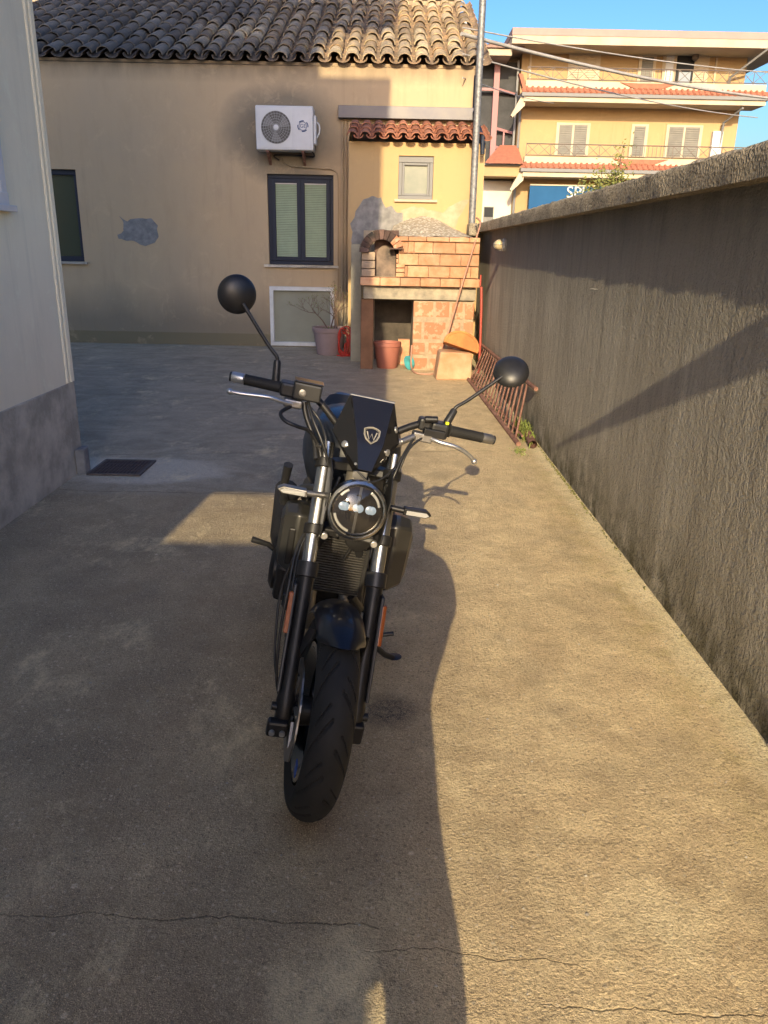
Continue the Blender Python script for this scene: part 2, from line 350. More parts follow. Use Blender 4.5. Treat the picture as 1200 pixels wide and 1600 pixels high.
M_grass = mat('grass_blade', (.12, .17, .03), (.22, .24, .07), .6, sc=20)
M_bark = mat('bark', (.20, .13, .09), (.12, .08, .06), .9, sc=20)
M_dirt = mat('pot_soil', (.05, .04, .03), (.09, .07, .05), .95, sc=30, bump=1, bsc=60)
M_apt = facade_mat('apartment_yellow', (.43, .30, .155), (.41, .29, .155), False, 0)
M_aptw = mat('apartment_cream', (.54, .46, .34), (.46, .38, .27), .9, sc=1.5)
M_orange = mat('orange_tile', (.40, .155, .09), (.32, .12, .075), .9, sc=8, bump=.3, bsc=20)
M_grey = mat('painted_grey', (.19, .19, .19), None, .6)
M_iron = mat('brown_iron', (.16, .13, .11), None, .6, .3)
M_shut = mat('shutter', (.20, .195, .17), (.16, .155, .14), .6, sc=3)
M_dark = mat('dark_opening', (.03, .032, .035), None, .6, spec=.15)
M_sign = mat('blue_sign', (.018, .085, .20), (.022, .10, .23), .7, sc=1, spec=.15)

# ================================================================== SETTING
g = MB(); g.add([(-900,-900,0),(900,-900,0),(900,900,0),(-900,900,0)], [(0,1,2,3)]); g.build('ground', M_asphalt, kind='structure')
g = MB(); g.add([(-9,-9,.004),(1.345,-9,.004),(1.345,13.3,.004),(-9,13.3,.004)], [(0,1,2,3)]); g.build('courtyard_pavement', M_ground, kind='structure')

def panel(mb, x0, x1, z0, z1, y, holes=(), depth=.18, sx=1):
    xs = sorted({x0, x1, *[h[0] for h in holes], *[h[1] for h in holes]}); zs = sorted({z0, z1, *[h[2] for h in holes], *[h[3] for h in holes]})
    for i in range(len(xs)-1):
        for j in range(len(zs)-1):
            cx, cz = (xs[i]+xs[i+1])/2, (zs[j]+zs[j+1])/2
            if any(h[0] < cx < h[1] and h[2] < cz < h[3] for h in holes): continue
            mb.add([(xs[i],y,zs[j]),(xs[i+1],y,zs[j]),(xs[i+1],y,zs[j+1]),(xs[i],y,zs[j+1])], [(0,1,2,3)])
    for a, b, c, d in holes:
        mb.add([(a,y,c),(b,y,c),(b,y,d),(a,y,d),(a,y+depth,c),(b,y+depth,c),(b,y+depth,d),(a,y+depth,d)], [(0,1,5,4),(1,2,6,5),(2,3,7,6),(3,0,4,7),(4,5,6,7)])

# ---- left house wall
lh = thing('left_house', 'cream rendered house corner with grey plinth at the left edge of the courtyard', 'house', (-2.25, 5.5, 0))
def LH(mb): return mb.xf(Matrix.Translation((2.25, -5.5, 0)))
b = MB()
ys = [-5, 4.0, 4.78, 5.5]; zs = [.66, 1.83, 2.47, 7]
for i in range(3):
    for j in range(3):
        if i == 1 and j == 1: continue
        b.add([(-2.25,ys[i],zs[j]),(-2.25,ys[i+1],zs[j]),(-2.25,ys[i+1],zs[j+1]),(-2.25,ys[i],zs[j+1])], [(0,1,2,3)])
a_, b_, c_, d_ = 4.0, 4.78, 1.83, 2.47
b.add([(-2.25,a_,c_),(-2.25,b_,c_),(-2.25,b_,d_),(-2.25,a_,d_),(-2.35,a_,c_),(-2.35,b_,c_),(-2.35,b_,d_),(-2.35,a_,d_)], [(0,1,5,4),(1,2,6,5),(2,3,7,6),(3,0,4,7)])
b.add([(-2.25,5.5,.66),(-9,5.5,.66),(-9,5.5,7),(-2.25,5.5,7),(-9,-5,.66),(-9,-5,7),(-2.25,-5,.66),(-2.25,-5,7)], [(0,1,2,3),(1,4,5,2),(4,6,7,5),(3,2,5,7)])
LH(b).build('wall', M_cream, lh)
LH(MB().box(-9, -5, 0, -2.243, 5.507, .66)).build('plinth', M_plinth, lh, bevel=.006)
for k, (dx, dy) in enumerate(((-.002, -.005), (.003, -.052), (-.003, -.10))):
    LH(MB().tube([(-2.25+dx, 5.5+dy, .665), (-2.25+dx, 5.5+dy, 3.5), (-2.25+dx, 5.5+dy, 7)], .017, 8)).build('corner_bead', M_cream, lh, smooth=60)
wn = LH(MB().box(-2.335, 4.02, 1.85, -2.32, 4.76, 2.45)).build('window', M_glass, lh)
f_ = MB()
for q in ((3.97,1.80,4.82,1.87),(3.97,2.43,4.82,2.50)): f_.box(-2.31, q[0], q[1], -2.225, q[2], q[3])
for q in ((3.97,4.04),(4.35,4.41),(4.75,4.82)): f_.box(-2.305, q[0], 1.868, -2.23, q[1], 2.432)
LH(f_).build('frame', M_white, wn, bevel=.004)
LH(MB().box(-2.27, 3.9, 1.765, -2.20, 4.86, 1.80)).build('window_sill', M_white, lh, bevel=.004)
LH(MB().prism([(-2.24,5.50,0),(-2.19,5.50,0),(-2.175,5.45,0),(-2.18,5.38,0),(-2.24,5.36,0)], (0,0,.19))).build('corner_guard', M_cement, lh, bevel=.01)

# ---- right boundary wall
bw = thing('boundary_wall', 'long grey brown boundary wall of rough sprayed render running along the right side', 'wall', (1.345, 6, 0))
T0 = Matrix.Translation((-1.345, -6, 0))
MB().box(1.345, -3, -.3, 1.62, 12.15, 1.858).xf(T0).build('wall', M_wall, bw)
cp = MB(); n = 300; y0, y1 = -3.05, 12.17
rings = []
for i in range(n+1):
    y = y0 + (y1-y0)*i/n; e = lambda a, s=.008: mnoise.noise(Vector((a*3.7, y*7, a)))*s + mnoise.noise(Vector((a, y*28, 5)))*.004
    rings.append([(1.252+e(1), y, 1.852), (1.25+e(2), y, 1.905+e(3)), (1.254+e(4), y, 1.955+e(5)), (1.275+e(6), y, 1.973+e(7)), (1.5, y, 1.985+e(8,.01)), (1.70, y, 1.97), (1.70, y, 1.852)])
cp.loft(rings).xf(T0).build('coping', M_cop, bw, smooth=50)
MB().box(1.12, 11.55, 1.80, 1.245, 11.95, 1.97).xf(T0).build('corner_block', M_cop, bw, bevel=.02)
MB().tube([(1.345,5.15,1.38),(1.30,5.15,1.385)], .004, 6).xf(T0).build('nail', M_galv, bw)

# ================================================================== OLD HOUSE
oh = thing('old_house', 'long ochre rendered house with old clay tile roof closing the courtyard', 'house', (0, 13.2, 0))
W1 = (-1.957, -.905, 1.327, 2.69); W2 = (-5.6, -4.985, 1.31, 2.697); W3 = (-1.97, -.895, .02, .985)
b = MB(); panel(b, -9, 1.29, 0, 4.25, 13.2, (W1, W2, W3), .16)
b.add([(1.29,13.2,0),(1.29,21,0),(1.29,21,4.22),(1.29,17.1,5.95),(1.29,13.2,4.22),(-9,13.2,0),(-9,21,0),(-9,21,4.22),(-9,17.1,5.95),(-9,13.2,4.22)], [(0,1,2,3,4),(5,9,8,7,6),(1,6,7,2)])
T = Matrix.Translation((0, -13.2, 0))
b.xf(T).build('wall', M_fac, oh)
# window 1
def win1():
    fr = MB().box(-1.955, .05, 1.33, -.907, .13, 1.385).box(-1.955, .05, 2.63, -.907, .13, 2.688)
    fr.box(-1.955, .05, 1.387, -1.90, .13, 2.628).box(-.962, .05, 1.387, -.907, .13, 2.628)
    w_ = fr.build('window', M_navy, oh, bevel=.004)
    for x0, x1 in ((-1.898, -1.433), (-1.431, -.964)):
        s_ = MB().box(x0, .035, 1.389, x0+.06, .11, 2.626).box(x1-.06, .035, 1.389, x1, .11, 2.626).box(x0+.062, .035, 1.389, x1-.062, .11, 1.45).box(x0+.062, .035, 2.565, x1-.062, .11, 2.626)
        s_.build('sash', M_navy, w_, bevel=.003)
        MB().box(x0+.06, .085, 1.45, x1-.06, .09, 2.565).build('pane', M_glass, w_)
        bl = MB(); z = 1.465
        while z < 2.55:
            bl.box(-.17, -.012, -.0015, .17, .012, .0015, Matrix.Translation(((x0+x1)/2, .068, z)) @ Matrix.Rotation(R(55), 4, 'X')); z += .026
        o = bl.build('blind', M_blind, w_); 
        MB().box((x0+x1)/2-.172, .05, 2.548, (x0+x1)/2+.172, .083, 2.563).build('blind_rail', M_whitew, w_)
win1()
MB().box(-2.04, -.055, 1.285, -.82, .15, 1.325).build('window_sill', M_plinth, oh, bevel=.004)
f_ = MB().box(-5.598, .05, 1.312, -4.987, .12, 1.39).box(-5.598, .05, 2.62, -4.987, .12, 2.695).box(-5.045, .05, 1.392, -4.987, .12, 2.618).box(-5.598, .05, 1.392, -5.54, .12, 2.618)
w2 = f_.build('window', M_navy, oh, bevel=.004); MB().box(-5.55, .10, 1.38, -5.04, .11, 2.63).build('pane', glass_mat('dark_green_glass', (.05, .06, .035), .12), w2)
MB().box(-5.7, -.05, 1.27, -4.93, .15, 1.308).build('window_sill', M_plinth, oh, bevel=.004)
f_ = MB().box(-1.968, -.02, .022, -.897, .10, .085).box(-1.968, -.02, .92, -.897, .10, .983).box(-1.968, -.02, .087, -1.905, .10, .918).box(-.96, -.02, .087, -.897, .10, .918)
w3 = f_.build('panel_door', M_whitew, oh, bevel=.004); MB().box(-1.92, .05, .07, -.95, .06, .93).build('pane', M_frost, w3)
MB().box(-1.19, -.005, .087, -1.13, .035, .36).box(-1.128, .0, .30, -.962, .035, .36).build('hatch_frame', M_whitew, w3, bevel=.003)
# cement patch (relief)
def blob(pts, y, th, seed=0, sub=6, amp=.02):
    out = []
    n = len(pts)
    for i in range(n):
        a, c = Vector(pts[i]), Vector(pts[(i+1) % n])
        for k in range(sub):
            p = a.lerp(c, k/sub); q = Vector((mnoise.noise(Vector((p.x*9, p.y*9, seed))), mnoise.noise(Vector((p.x*9, p.y*9, seed+7)))))*amp*2
            out.append((p.x+q.x, y, p.y+q.y))
    return MB().prism(out, (0, -th, 0))
blob([(-4.35,2.02),(-4.28,1.97),(-4.22,1.93),(-4.05,2.0),(-3.85,1.99),(-3.75,1.90),(-3.76,1.72),(-3.80,1.62),(-3.95,1.57),(-4.15,1.63),(-4.38,1.68),(-4.40,1.73),(-4.28,1.80),(-4.30,1.92)], 0.004, .010, 3).build('cement_patch', M_cement, oh)
# pipes in the corner
MB().tube([(-1.75,-.02,2.98),(-1.68,-.02,2.85),(-1.55,-.02,2.80),(-.95,-.02,2.78),(-.86,-.02,2.74),(-.835,-.02,2.66),(-.84,-.02,.1)], .013, 8).build('drain_pipe', M_fac, oh, smooth=60)
for x in (-.76, -.71, -.66): MB().tube([(x, -.03, .02), (x, -.03, 3.45)], .018, 8).build('conduit', M_fac, oh, smooth=60)
# ---- tiles
def coppo(L, r0, r1, th=.014, n=7):
    mb = MB(); k = n+1
    vs = []
    for (yy, r) in ((0, r0), (L, r1)):
        for t in (0, th):
            for j in range(k):
                a = math.pi*j/n; vs.append((-(r-t)*math.cos(a), yy, (r-t)*math.sin(a)*.80))
    fs = []
    for j in range(n):
        fs += [(j, j+1, 2*k+j+1, 2*k+j), (k+j+1, k+j, 3*k+j, 3*k+j+1), (j+1, j, k+j, k+j+1), (2*k+j, 2*k+j+1, 3*k+j+1, 3*k+j)]
    fs += [(0, 2*k, 3*k, k), (k-1, 2*k-1, 4*k-1, 3*k-1)]
    return mb.add(vs, fs)
def tiled_roof(par, x0, cols, pitchx, rows, expo, y0, z0, ang, m_cover, m_chan, L=.5, r=.088, jitter=1., ridge=True, thick=True):
    meshes = [coppo(L, r+.012, r-.006).mesh('roof_tile', m_cover, 60) for _ in range(1)]
    ch = MB(); mA = Matrix.Rotation(ang, 4, 'X'); chan = coppo(L, r+.005, r-.006, n=6)
    for c in range(cols):
        bow = random.uniform(-.01, .01)*jitter
        for q in range(rows):
            s_ = expo*q; x = x0 + c*pitchx + math.sin(q*1.3+c)*.006*jitter + random.uniform(-.008, .008)*jitter
            lift = random.uniform(0, .012)*jitter
            y = y0 + (s_-.02)*math.cos(ang) + random.uniform(-.015, .015)*jitter; z = z0 + s_*math.sin(ang) + .055 + lift + bow
            o = link('roof_tile', meshes[0], par, (x, y, z), (ang - R(2.2), R(random.uniform(-4, 4)*jitter), R(random.uniform(-2.5, 2.5)*jitter)), (random.uniform(.95, 1.05), 1, random.uniform(.93, 1.08)))
            xc = x0 + (c+.5)*pitchx; st = len(ch.v)
            ch.add([Vector((p.x, p.y, -p.z)) for p in chan.v], chan.f)
            ch.xf(Matrix.Translation((xc+random.uniform(-.006,.006)*jitter, y0 + (s_-.05)*math.cos(ang), z0 + s_*math.sin(ang) + .062)) @ Matrix.Rotation(ang-R(2), 4, 'X') @ Matrix.Diagonal((1.0, 1, .8, 1)), st)
    ch.build('roof_channel', m_chan, par, smooth=60, kind='stuff')
A = math.atan(.445)
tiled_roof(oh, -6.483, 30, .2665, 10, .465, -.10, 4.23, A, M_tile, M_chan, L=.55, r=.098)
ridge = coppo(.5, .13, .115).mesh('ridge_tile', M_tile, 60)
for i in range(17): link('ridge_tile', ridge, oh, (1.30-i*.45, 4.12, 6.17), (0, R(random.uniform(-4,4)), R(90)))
MB().box(-9, .03, 4.17, 1.27, 4.1, 4.20, None).xf(Matrix.Translation((0,-.02,4.17)) @ Matrix.Rotation(A, 4, 'X') @ Matrix.Translation((0,0,-4.17))).build('roof_deck', M_chan, oh)
MB().box(-9, 4.0, 5.9, 1.28, 4.3, 6.14).build('ridge_mortar', M_mort, oh)
# ---- lean-to annex
ax = thing('lean_to', 'bright yellow lean-to with small grey window and red tile strip behind the brick oven', 'building', (.37, 12.2, 0))
T = Matrix.Translation((-.37, -12.2, 0))
b = MB(); panel(b, -.615, 1.36, 0, 3.06, 12.2, ((.112, .622, 2.30, 2.885),), .12)
b.add([(-.615,12.2,0),(-.615,13.19,0),(-.615,13.19,3.40),(-.615,12.2,3.06),(1.36,12.2,0),(1.36,13.19,0),(1.36,13.19,3.40),(1.36,12.2,3.06)], [(0,3,2,1),(4,5,6,7)])
b.xf(T).build('wall', M_annex, ax)
wx = MB().box(.114, 12.23, 2.302, .62, 12.29, 2.35).box(.114, 12.23, 2.80, .62, 12.29, 2.883).box(.114, 12.23, 2.352, .165, 12.29, 2.798).box(.57, 12.23, 2.352, .62, 12.29, 2.798).xf(T).build('window', M_grey, ax, bevel=.004)
MB().box(.168, 12.245, 2.353, .20, 12.30, 2.797).box(.536, 12.245, 2.353, .567, 12.30, 2.797).box(.202, 12.245, 2.353, .534, 12.30, 2.385).box(.202, 12.245, 2.765, .534, 12.30, 2.797).xf(T).build('sash', M_grey, wx, bevel=.003)
MB().box(.19, 12.285, 2.37, .55, 12.29, 2.78).xf(T).build('pane', mat('pale_pane', (.19, .21, .175), (.24, .25, .205), .35, spec=.3, sc=4), wx)
MB().box(.06, 12.15, 2.262, .69, 12.29, 2.298).xf(T).build('window_sill', M_aptw, ax, bevel=.004)
MB().box(-.82, 13.06, 3.49, 1.31, 13.19, 3.66).xf(T).build('flashing', M_fl, ax, bevel=.004)
tiled_roof(ax, -.62-.37+.06, 11, .1825, 3, .36, -.17, 3.055, R(17), M_tile_r, M_tile_r, L=.42, r=.066, jitter=.25)
blob([(-.56,1.6),(-.57,1.95),(-.50,2.14),(-.40,2.26),(-.28,2.33),(-.12,2.31),(-.06,2.2),(.02,2.21),(.10,2.12),(.2,2.1),(.2,1.6)], 12.2, .012, 1).xf(T).build('cement_patch', M_cement, ax)
blob([(.12,1.6),(.16,2.14),(.35,2.20),(.55,2.16),(.78,2.12),(.95,2.26),(1.16,2.31),(1.10,2.2),(1.02,2.05),(.98,1.9),(1.12,1.8),(1.12,1.6)], 12.2, .009, 2).xf(T).build('bare_plaster', mat('bare_plaster', (.36, .285, .17), (.46, .39, .27), .95, sc=5, bump=.6, bsc=50), ax)
dp = MB().tube([(1.255,13.1,4.1),(1.255,13.1,3.62),(1.262,12.92,3.5),(1.29,12.0,3.12),(1.30,11.99,2.9)], .03, 10).xf(T).build('downpipe', M_navy, ax, smooth=50)

# ================================================================== BRICK OVEN
ov = thing('brick_oven', 'outdoor brick oven with sooty arch, brick counter and block base by the wall', 'oven', (.4, 10.8, 0))
T = Matrix.Translation((-.4, -10.8, 0))
b = MB().box(.35, 10.83, 0, 1.17, 12.15, .94).box(-.36, 11.9, 0, .349, 12.15, .94).box(-.37, 10.86, 1.245, 1.20, 12.15, 1.25)
b.box(.125, 10.85, 1.252, 1.195, 12.15, 1.70); b.box(-.36, 10.88, 1.252, -.20, 12.15, 1.56); b.box(-.36, 11.35, 1.56, .12, 12.15, 1.84); b.box(-.199, 11.5, 1.252, .124, 12.15, 1.558)
b.xf(T).build('masonry_core', M_mort, ov)
MB().box(-.20, 11.87, 0.01, .347, 11.897, .95).box(-.19,10.9,.93,.347,11.86,.952).xf(T).build('cavity_lining', M_dark2, ov)  # thin dark sheets across the back and top of the base cavity
MB().box(-.34, 10.80, .955, 1.185, 12.15, 1.128).xf(T).build('lintel', mat('sooty_concrete', (.20, .18, .15), (.46, .40, .29), .95, sc=5, bump=.6, bsc=40), ov, bevel=.01)
MB().box(-.372, 10.84, 0, -.20, 11.0, .953).xf(T).build('post', M_wood, ov, bevel=.008)
def brick(x0, x1, z0, z1, y0, dep, mt=M_brick, name='brick', par=ov):
    j = random.uniform(-.004, .006)
    o = MB().box(x0-.4+.003, y0-10.8+j, z0+.003, x1-.4-.003, y0-10.8+j+dep, z1-.003).build(name, mt, par, bevel=.006); return o
x = -.382
for i in range(6): brick(x, x+.268, 1.132, 1.243, 10.70, .35); x += .268
x = .12
for wd in (.13, .24, .30, .27, .14): brick(x, x+wd, 1.702, 1.765, 10.76, .35); x += wd
for r_, (z0, offs) in enumerate(((1.246, (.215, .25, .53, .82, 1.1, 1.205)), (1.40, (.125, .39, .68, .96, 1.205)), (1.555, (.125, .25, .33, .58, .88, 1.205)))):
    for i in range(len(offs)-1): brick(offs[i]+(.0 if i else 0), offs[i+1], z0, z0+.148, 10.80, .15)
for z in (1.246, 1.305, 1.365, 1.425, 1.485): brick(.095, .212 if z < 1.39 else .123, z, z+.056, 10.79, .2)
for z in (1.246, 1.35, 1.455): brick(-.37, -.185, z, z+.10, 10.80, .2, mat('pale_block', (.45, .33, .22), (.28, .22, .17), .95, sc=6, bump=.5, bsc=50) if z == 1.246 else bpy.data.materials['pale_block'])
# arch of voussoirs
for i in range(11):
    a = R(8 + i*16.2); 
    if i > 9: break
    a0, a1 = R(178-i*16.0), R(178-i*16.0-15.0); cx, cz = -.10, 1.545; r0, r1 = .175, .30
    pts = [(cx+r0*math.cos(a0), 10.74, cz+r0*math.sin(a0)), (cx+r1*math.cos(a0), 10.74, cz+r1*math.sin(a0)), (cx+r1*math.cos(a1), 10.74, cz+r1*math.sin(a1)), (cx+r0*math.cos(a1), 10.74, cz+r0*math.sin(a1))]
    MB().prism(pts, (0, .26, 0)).xf(T).build('arch_brick', M_soot if i < 8 else M_terra, ov, bevel=.006)
# mouth door and side
pts = [(-.17, 10.95, 1.246), (.09, 10.95, 1.246)] + [(-.04+.13*math.cos(t), 10.95, 1.52+.13*math.sin(t)) for t in [math.pi*k/8 for k in range(9)]]
MB().prism(pts, (0, .03, 0)).xf(T).build('oven_door', mat('ash_metal', (.07, .06, .055), (.25, .185, .14), .9, sc=5, bump=.4, bsc=30), ov, bevel=.004)
MB().box(.00, 10.72, 1.60, .19, 10.90, 1.615).box(-.20,11.0,1.25,.125,11.2,1.84).xf(T).build('iron_flap', M_soot, ov)
# base terracotta blocks with mortar between
rows = [(.70, .94, ((.345, .62), (.65, .84), (.87, 1.02), (1.05, 1.175))), (.42, .68, ((.345, .47), (.50, .80), (.84, 1.0), (1.04, 1.175))), (.20, .40, ((.345, .52), (.57, .80), (.83, 1.0))), (.0, .18, ((.345, .56), (.60, .82), (.86, 1.175)))]
for z0, z1, xs_ in rows:
    for a, c in xs_: brick(a, c, z0+random.uniform(0, .03), z1-random.uniform(0, .02), 10.815+random.uniform(0, .012), .05, M_terra, 'block')
# sloped rough cover on top
sl = MB(); nx, ny = 40, 20; vs = []; fs = []
for i in range(nx+1):
    for j in range(ny+1):
        u, v = i/nx, j/ny; x = .02 + u*1.10*(1-.12*v) + .03*v; y = 10.95 + 1.24*v
        z = 1.768 + v*(.30*math.exp(-((u-.45)/.55)**2)) + mnoise.noise(Vector((x*9, y*9, 1)))*.012
        vs.append((x, y, z))
for i in range(nx):
    for j in range(ny): fs.append((i*(ny+1)+j, (i+1)*(ny+1)+j, (i+1)*(ny+1)+j+1, i*(ny+1)+j+1))
def pebble():
    N = NT('pebbly_render'); v = N.vor(22); c = N.mix(N.ramp(v, .25, .5), (.72, .66, .53), (.40, .33, .23)); N.set('Base Color', c); N.set('Roughness', .95)
    N.set('Normal', N.bump(v, 1, -.02)); return N.m
sl.add(vs, fs); sl.xf(T).build('sloped_cover', pebble(), ov, smooth=180)
# stone pillar slab beside the oven
pl = MB().box(-.075, -.05, 0, .075, .08, 1.66).build('corner_pillar', mat('pillar_render', (.36, .33, .25), (.26, .25, .2), .9, sc=4, bump=.6, bsc=40), bevel=.008)
pl.location = (-.47, 11.62, 0); tag(pl, 'narrow grey rendered pillar standing against the left side of the brick oven', 'pillar')

# ---- loose things near the oven
cb = MB()
cb.box(-.235, -.16, 0, .235, .16, .35)
for i, v in enumerate(cb.v): cb.v[i] = Vector((v.x*(1-.12*(v.z > .1)) + (.02 if v.z > .1 else 0), v.y, v.z + (.015 if v.x < 0 and v.z > .1 else 0)))
o = cb.build('stone_block', mat('stained_block', (.46, .235, .125), (.52, .37, .24), .95, sc=4, bump=.7, bsc=30), bevel=.025, seg=3); o.location = (.86, 10.16, 0.004); o.rotation_euler = (0, 0, R(4))
tag(o, 'big pale terracotta and mortar block on the ground in front of the oven', 'block')
ct = MB(); rg = []
for i in range(13):
    a = R(-10 + i*200/12); rg.append((math.cos(a), math.sin(a)))
outer = [(.215*c, -.16, .15*s) for c, s in rg]; inner = [(.185*c, -.16, .125*s) for c, s in rg[::-1]]
ct.prism(outer + inner, (0, .34, 0)); ct.prism([(.19*c, -.152, .128*s) for c, s in rg], (0, .30, 0))
o = ct.build('curved_tile', mat('weathered_clay', (.58, .26, .08), (.40, .15, .05), .85, sc=4, bump=.4, bsc=30), bevel=.006, smooth=50); o.scale = (1.1, 1, 1.2); o.location = (.955, 10.16, .42); o.rotation_euler = (R(-12), R(17), R(-6))
tag(o, 'orange half round clay piece lying tilted on top of the pale block', 'clay tile')
def pot(name, label, loc, r, h, mt, soil=True):
    t = thing(name, label, 'plant pot', loc)
    MB().lathe([(r*.70, 0), (r*.74, .01), (r*.93, h*.80), (r*.935, h*.82), (r, h*.84), (r*1.02, h*.98), (r*.99, h), (r*.92, h), (r*.90, h*.9), (0.01, h*.89)], n=32, cap=False).build('pot_body', mt, t, smooth=35)
    MB().lathe([(r*.89, h*.86), (r*.5, h*.9), (.001, h*.91)], n=20).build('soil', M_dirt, t, smooth=60)
    return t
M_mauve = mat('mauve_plastic', (.34, .25, .24), (.29, .21, .2), .6, sc=5); M_tpot = mat('terracotta_plastic', (.36, .13, .09), (.30, .11, .08), .6, sc=5)
p1 = pot('plant_pot', 'large mauve plastic pot with a bare bush beside the white panel door', (-.92, 12.35, .004), .262, .42, M_mauve)
p2 = pot('plant_pot', 'terracotta coloured plastic pot inside the open base of the oven', (.0, 11.02, .004), .195, .36, M_tpot)
bu = thing('bare_bush', 'leafless twiggy bush growing from the large mauve pot', 'bush', (-.90, 12.35, .38))
random.seed(3); tw = MB()
def twig(p, d, L, r, dep):
    pts = [p]; 
    for k in range(4):
        d = (d + Vector((random.uniform(-.3,.3), random.uniform(-.3,.3), random.uniform(-.12,.22)))).normalized(); pts.append(pts[-1] + d*L/4)
    tw.tube(pts, r, 5, rs=[r*(1-.14*k) for k in range(5)])
    if dep:
        for k in range(3): twig(pts[random.choice((2,3,4))], (d + Vector((random.uniform(-1,1), random.uniform(-.6,.6), random.uniform(-.2,.6)))).normalized(), L*.65, r*.55, dep-1)
for k in range(4): twig(Vector((.04*k-.03,0,0)), Vector((-.5+.35*k,0,1)), .34, .013, 4)
tw.build('twigs', M_bark, bu, smooth=80)
lf = MB()
for k in range(60):
    a, rr = random.uniform(0, 6.28), random.uniform(0, .2); c = Vector((rr*math.cos(a)-.02, rr*math.sin(a), random.uniform(.0, .03)))
    d = Vector((random.uniform(-1,1), random.uniform(-1,1), random.uniform(.2,1))).normalized()*.03; s_ = d.cross(Vector((0,0,1))).normalized()*.009
    lf.add([c-s_, c+s_, c+d+s_*.3, c+d-s_*.3], [(0,1,2,3)])
for k in range(150):
    t_ = random.choice(tw.v); c = t_ + Vector((random.gauss(0,.012), random.gauss(0,.012), 0)); d = Vector((random.uniform(-1,1), random.uniform(-1,1), random.uniform(-.5,1))).normalized()*.022; s_ = d.orthogonal().normalized()*.008
    if c.z < .06: continue
    lf.add([c, c+d*.5+s_, c+d, c+d*.5-s_], [(0,1,2,3)])
lf.build('leaves', M_grass, bu, kind='stuff')
M_redh = mat('red_hose', (.50, .035, .02), None, .45)
hs = MB()
for k in range(5):
    ph = k*.5; cx = -.70+.012*k
    hs.tube([(cx+(.06+.014*k)*math.cos(a+ph)+.02*math.sin(3*a+k), 12.22-.03*k+.02*math.sin(a*2+ph), .22+(.15+.02*k)*math.sin(a+ph)+.015*math.cos(2*a+k*2)) for a in [2*math.pi*j/28 for j in range(28)]], .011, 6)
hs.tube([(-.78,12.1,.02),(-.70,12.05,.015),(-.6,12.12,.02),(-.56,12.2,.06)], .011, 6)
tag(hs.xf(Matrix.Translation((.7,-12.2,0))).build('garden_hose', M_redh, smooth=80), 'coiled red garden hose hanging between the mauve pot and the pillar', 'hose').location = (-.7, 12.2, 0)
tag(MB().box(-.085,-.05,0,.085,.06,.36).build('brick_block', M_brick, bevel=.006), 'light orange hollow block standing inside the oven base behind the pot', 'block').location = (.24, 11.4, .004)
tag(MB().box(-.14,-.05,0,.14,.06,.28).build('brick_block', M_brick, bevel=.006), 'lower orange block lying in the shade at the back of the oven base', 'block').location = (.07, 11.6, .004)
cy = MB().lathe([(.085, 0), (.095, .015), (.10, .05), (.06, .055), (.02, .03)], axis=(0,-1,0), n=20).build('turquoise_dish', mat('turquoise_plastic', (.08, .42, .46), None, .5), smooth=40)
cy.location = (.335, 10.83, .115); cy.rotation_euler = (R(10), 0, R(-55)); tag(cy, 'small turquoise plastic dish standing on edge at the corner of the oven base', 'dish')
hp = [(1.19,11.3,2.03),(1.213,11.0,1.96),(1.16,10.80,1.80),(1.006,10.62,1.289),(.90,10.6,.88),(.816,10.58,.546),(.74,10.5,.30),(.70,10.42,.12),(.64,10.4,.03),(.55,10.38,.018),(.476,10.4,.018),(.40,10.45,.02),(.35,10.6,.04),(.333,10.72,.12),(.335,10.78,.35)]
def smoothpts(pts, k=6):
    out = []; P = [Vector(p) for p in pts]
    for i in range(len(P)-1):
        p0, p1_, p2_, p3 = P[max(i-1,0)], P[i], P[i+1], P[min(i+2,len(P)-1)]
        for j in range(k):
            t = j/k; out.append(.5*((2*p1_)+(-p0+p2_)*t+(2*p0-5*p1_+4*p2_-p3)*t*t+(-p0+3*p1_-3*p2_+p3)*t**3))
    return out + [P[-1]]
tag(MB().tube(smoothpts(hp), .012, 8).build('cable', mat('salmon_hose', (.46, .24, .17), (.38, .22, .15), .6, sc=8), smooth=80), 'long salmon coloured hose draped from the wall top down the front of the oven', 'hose')
rp = MB().tube([(1.236,10.66,1.15),(1.25,10.64,.9),(1.262,10.62,.4),(1.262,10.62,.005)], .017, 8).tube([(1.222,10.67,1.16),(1.222,10.67,1.30)], .012, 8)
tag(rp.build('red_pipe', mat('red_pipe', (.42,.07,.05), None, .5), smooth=60), 'thin upright red pipe in the corner between oven and boundary wall', 'pipe')

# wall lamp
wl = thing('wall_lamp', 'small round bulkhead lamp with glass globe near the far end of the boundary wall', 'lamp', (1.345, 8.6, 1.672))
wl.location = (1.345, 9.4, 1.672)
MB().lathe([(.065,0),(.07,.01),(.068,.035),(.05,.045)], axis=(-1,0,0), n=20).build('base', M_whitew, wl, smooth=40)
MB().lathe([(.048,.04),(.056,.07),(.052,.10),(.032,.125),(.002,.135)], axis=(-1,0,0), n=20).build('globe', mat('amber_glass', (.55,.45,.28), None, .12), wl, smooth=80)
for k in range(2): MB().tube([(-.04-.1*math.sin(a)*1.0, .062*math.cos(a)*(1-k), .062*math.cos(a)*k) for a in [math.pi*j/10 for j in range(11)]], .004, 5).build('guard_wire', M_galv, wl)

